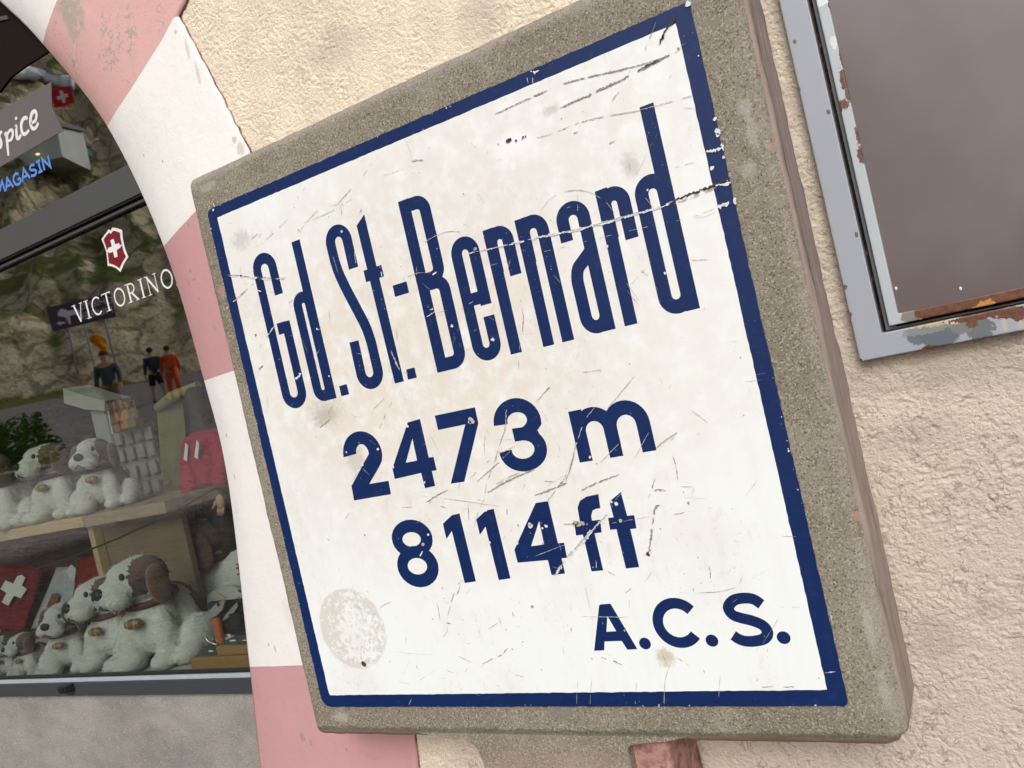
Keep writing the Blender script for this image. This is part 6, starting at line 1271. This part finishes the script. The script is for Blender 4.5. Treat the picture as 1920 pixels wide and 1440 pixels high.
# snow patches
M['snow'] = plain('old_snow', (0.80, 0.79, 0.84), 0.9, 0.1, 0.05, 0.8, bump=0.4, bscale=2)
def snow_patch(px_lo, px_hi, up, lo_, label):
    bm = bmesh.new(); rows = []
    for i in range(13):
        t = i/12; x_ = px_lo+(px_hi-px_lo)*t; y0 = np.interp(x_, *up); y1 = np.interp(x_, *lo_); r = []
        for j in range(4):
            q = hill_hit(x_, y0+(y1-y0)*j/3); r.append(bm.verts.new((q.x, q.y+0.5, q.z+0.35)))
        rows.append(r)
    for a, b in zip(rows, rows[1:]):
        for j in range(3): bm.faces.new((a[j], b[j], b[j+1], a[j+1])).smooth = True
    bmesh.ops.recalc_face_normals(bm, faces=bm.faces); bmesh.ops.solidify(bm, geom=list(bm.faces), thickness=0.4)
    o = obj('snow_patch', bm, M['snow']); tag(o, label, 'snow patch')
snow_patch(0, 100, ((0, 20, 35, 100), (146, 145, 133, 150)), ((0, 20, 60, 100), (150, 156, 160, 164)), 'larger white snow patch high on the mirrored hillside, left of the red banner')
snow_patch(97, 152, ((97, 152), (150, 160)), ((97, 152), (168, 180)), 'smaller snow patch behind the red banner on the mirrored hillside')
# low concrete building with a lamp, and a green shed with a dark red roof
D3 = min(hill_hit(x_, y_, True) for x_, y_ in ((0, 318), (62, 308), (121, 297)))+0.6; k3 = D3/44; bc = V(62, 300, D3); gb = empty('gallery_building', ground_at(bc), 'long low concrete building on the hillside with a lit lamp, mirrored in the glass', 'building')
g0, g1 = V(-60, 332, D3), V(121, 298, D3); d_ = (g1-g0); d_.z = 0; Lg = d_.length; d_.normalize(); n3 = Vector((-d_.y, d_.x, 0)); n3 = n3 if n3.y > 0 else -n3
def gp(u, t, z_): return g0+d_*u+n3*t+Vector((0, 0, z_*k3))
bm = bmesh.new(); vs = [bm.verts.new(gp(u, t, z_)) for u, t, z_ in ((-2, 0, -.1), (Lg, 0, -.1), (Lg, 0, 1.5), (-2, 0, 1.5), (-2, -4, -.1), (Lg, -4, -.1), (Lg, -4, 2.0), (-2, -4, 2.0))]
for f in ((0, 1, 2, 3), (5, 4, 7, 6), (1, 5, 6, 2), (4, 0, 3, 7), (3, 2, 6, 7), (4, 5, 1, 0)): bm.faces.new([vs[i] for i in f])
bmesh.ops.recalc_face_normals(bm, faces=bm.faces); obj('wall', bm, plain('pale_concrete', (0.62, 0.63, 0.58), 0.9, 0.2, 0.15, 1.0), gb)
bm = bmesh.new(); vs = [bm.verts.new(gp(u, t, z_)) for u, t, z_ in ((-2, .3, 1.52), (Lg+.2, .3, 1.52), (Lg+.2, .3, 1.75), (-2, .3, 1.75), (-2, -4, 2.05), (Lg+.2, -4, 2.05), (Lg+.2, -4, 2.25), (-2, -4, 2.25))]
for f in ((0, 1, 2, 3), (5, 4, 7, 6), (1, 5, 6, 2), (4, 0, 3, 7), (3, 2, 6, 7), (4, 5, 1, 0)): bm.faces.new([vs[i] for i in f])
bmesh.ops.recalc_face_normals(bm, faces=bm.faces); obj('roof', bm, plain('roof_grey', (0.22, 0.22, 0.22), 0.9, 0.2, 0.1), gb)
lm = G('lit_lamp'); lm.b.inputs['Emission Color'].default_value = (1, 0.85, 0.25, 1); lm.b.inputs['Emission Strength'].default_value = 3.0
bm = bmesh.new(); q = V(70, 289, D3-0.6); ball(bm, q, (0.17, 0.12, 0.08), 12); obj('lamp', bm, lm.m, gb)
D4 = hill_hit(150, 294, True)-1.6; sc_ = V(150, 284, D4); shd = empty('green_shed', ground_at(sc_), 'small green shed with a dark red roof on the hillside, mirrored in the glass', 'shed')
def sp2(u, t, z_): return sc_+d_*(u*.5)+n3*(t*.5)+Vector((0, 0, z_*.5))
def hexa(pts): 
    b = bmesh.new(); vs = [b.verts.new(p) for p in pts]
    for f in ((0, 1, 2, 3), (5, 4, 7, 6), (1, 5, 6, 2), (4, 0, 3, 7), (3, 2, 6, 7), (4, 5, 1, 0)): b.faces.new([vs[i] for i in f])
    bmesh.ops.recalc_face_normals(b, faces=b.faces); return b
obj('wall', hexa([sp2(*p) for p in ((-.95, 0, -.7), (.95, 0, -.7), (.95, 0, .35), (-.95, 0, .35), (-.95, -2, -.7), (.95, -2, -.7), (.95, -2, .35), (-.95, -2, .35))]), plain('green_boards', (0.07, 0.24, 0.13), 0.8, 0.3, 0.3, 3), shd)
obj('roof', hexa([sp2(*p) for p in ((-1.15, .3, .36), (1.15, .3, .36), (1.15, .3, .46), (-1.15, .3, .46), (-1.15, -2.1, 1.0), (1.15, -2.1, 1.0), (1.15, -2.1, 1.1), (-1.15, -2.1, 1.1))]), plain('dark_red_roof', (0.11, 0.045, 0.04), 0.8, 0.2, 0.2, 3), shd)
obj('door', hexa([sp2(*p) for p in ((-.25, .04, -.69), (.2, .04, -.69), (.2, .04, .2), (-.25, .04, .2), (-.25, .005, -.69), (.2, .005, -.69), (.2, .005, .2), (-.25, .005, .2))]), plain('grey_door', (0.25, 0.3, 0.28), 0.7, 0.3), shd)
# leafy bush by the road
bc = stand(25, 15, 800); bush = empty('bush', bc, 'rounded green bush beside the road, mirrored in the glass', 'bush')
bm = bmesh.new(); rs = random.Random(5)
for _ in range(2600):
    a, b_, r_ = rs.uniform(0, 2*PI), rs.uniform(0.05, 1), rs.uniform(0.55, 1)**0.6
    rr_ = 1+0.25*math.sin(3*a)+0.2*math.sin(5*a+b_*6); p = bc+Vector((0.62*rr_*r_*math.cos(a)*math.sqrt(1-(b_-.35)**2*1.1), 0.55*rr_*r_*math.sin(a)*math.sqrt(1-(b_-.35)**2*1.1), 0.10+1.0*b_*r_))
    s_ = rs.uniform(.03, .06); x_ = Vector((rs.gauss(0, 1), rs.gauss(0, 1), rs.gauss(0, .6))).normalized(); y_ = x_.orthogonal().normalized()
    bm.faces.new([bm.verts.new(p+x_*s_*i_+y_*s_*.6*j_) for i_, j_ in ((-1, 0), (0, -1), (1.2, 0), (0, 1))])
obj('foliage', bm, plain('bush_leaf', (0.06, 0.14, 0.018), 0.7, 0.3, 0.5, 3), bush)
bm = bmesh.new()
for a in range(5): tube(bm, [bc+Vector((0, 0, -.1)), bc+Vector((.3*math.cos(a*1.3), .3*math.sin(a*1.3), .5))], [.03, .012], 6)
obj('stem', bm, plain('bark', (0.08, 0.055, 0.035), 0.9, 0.1), bush)
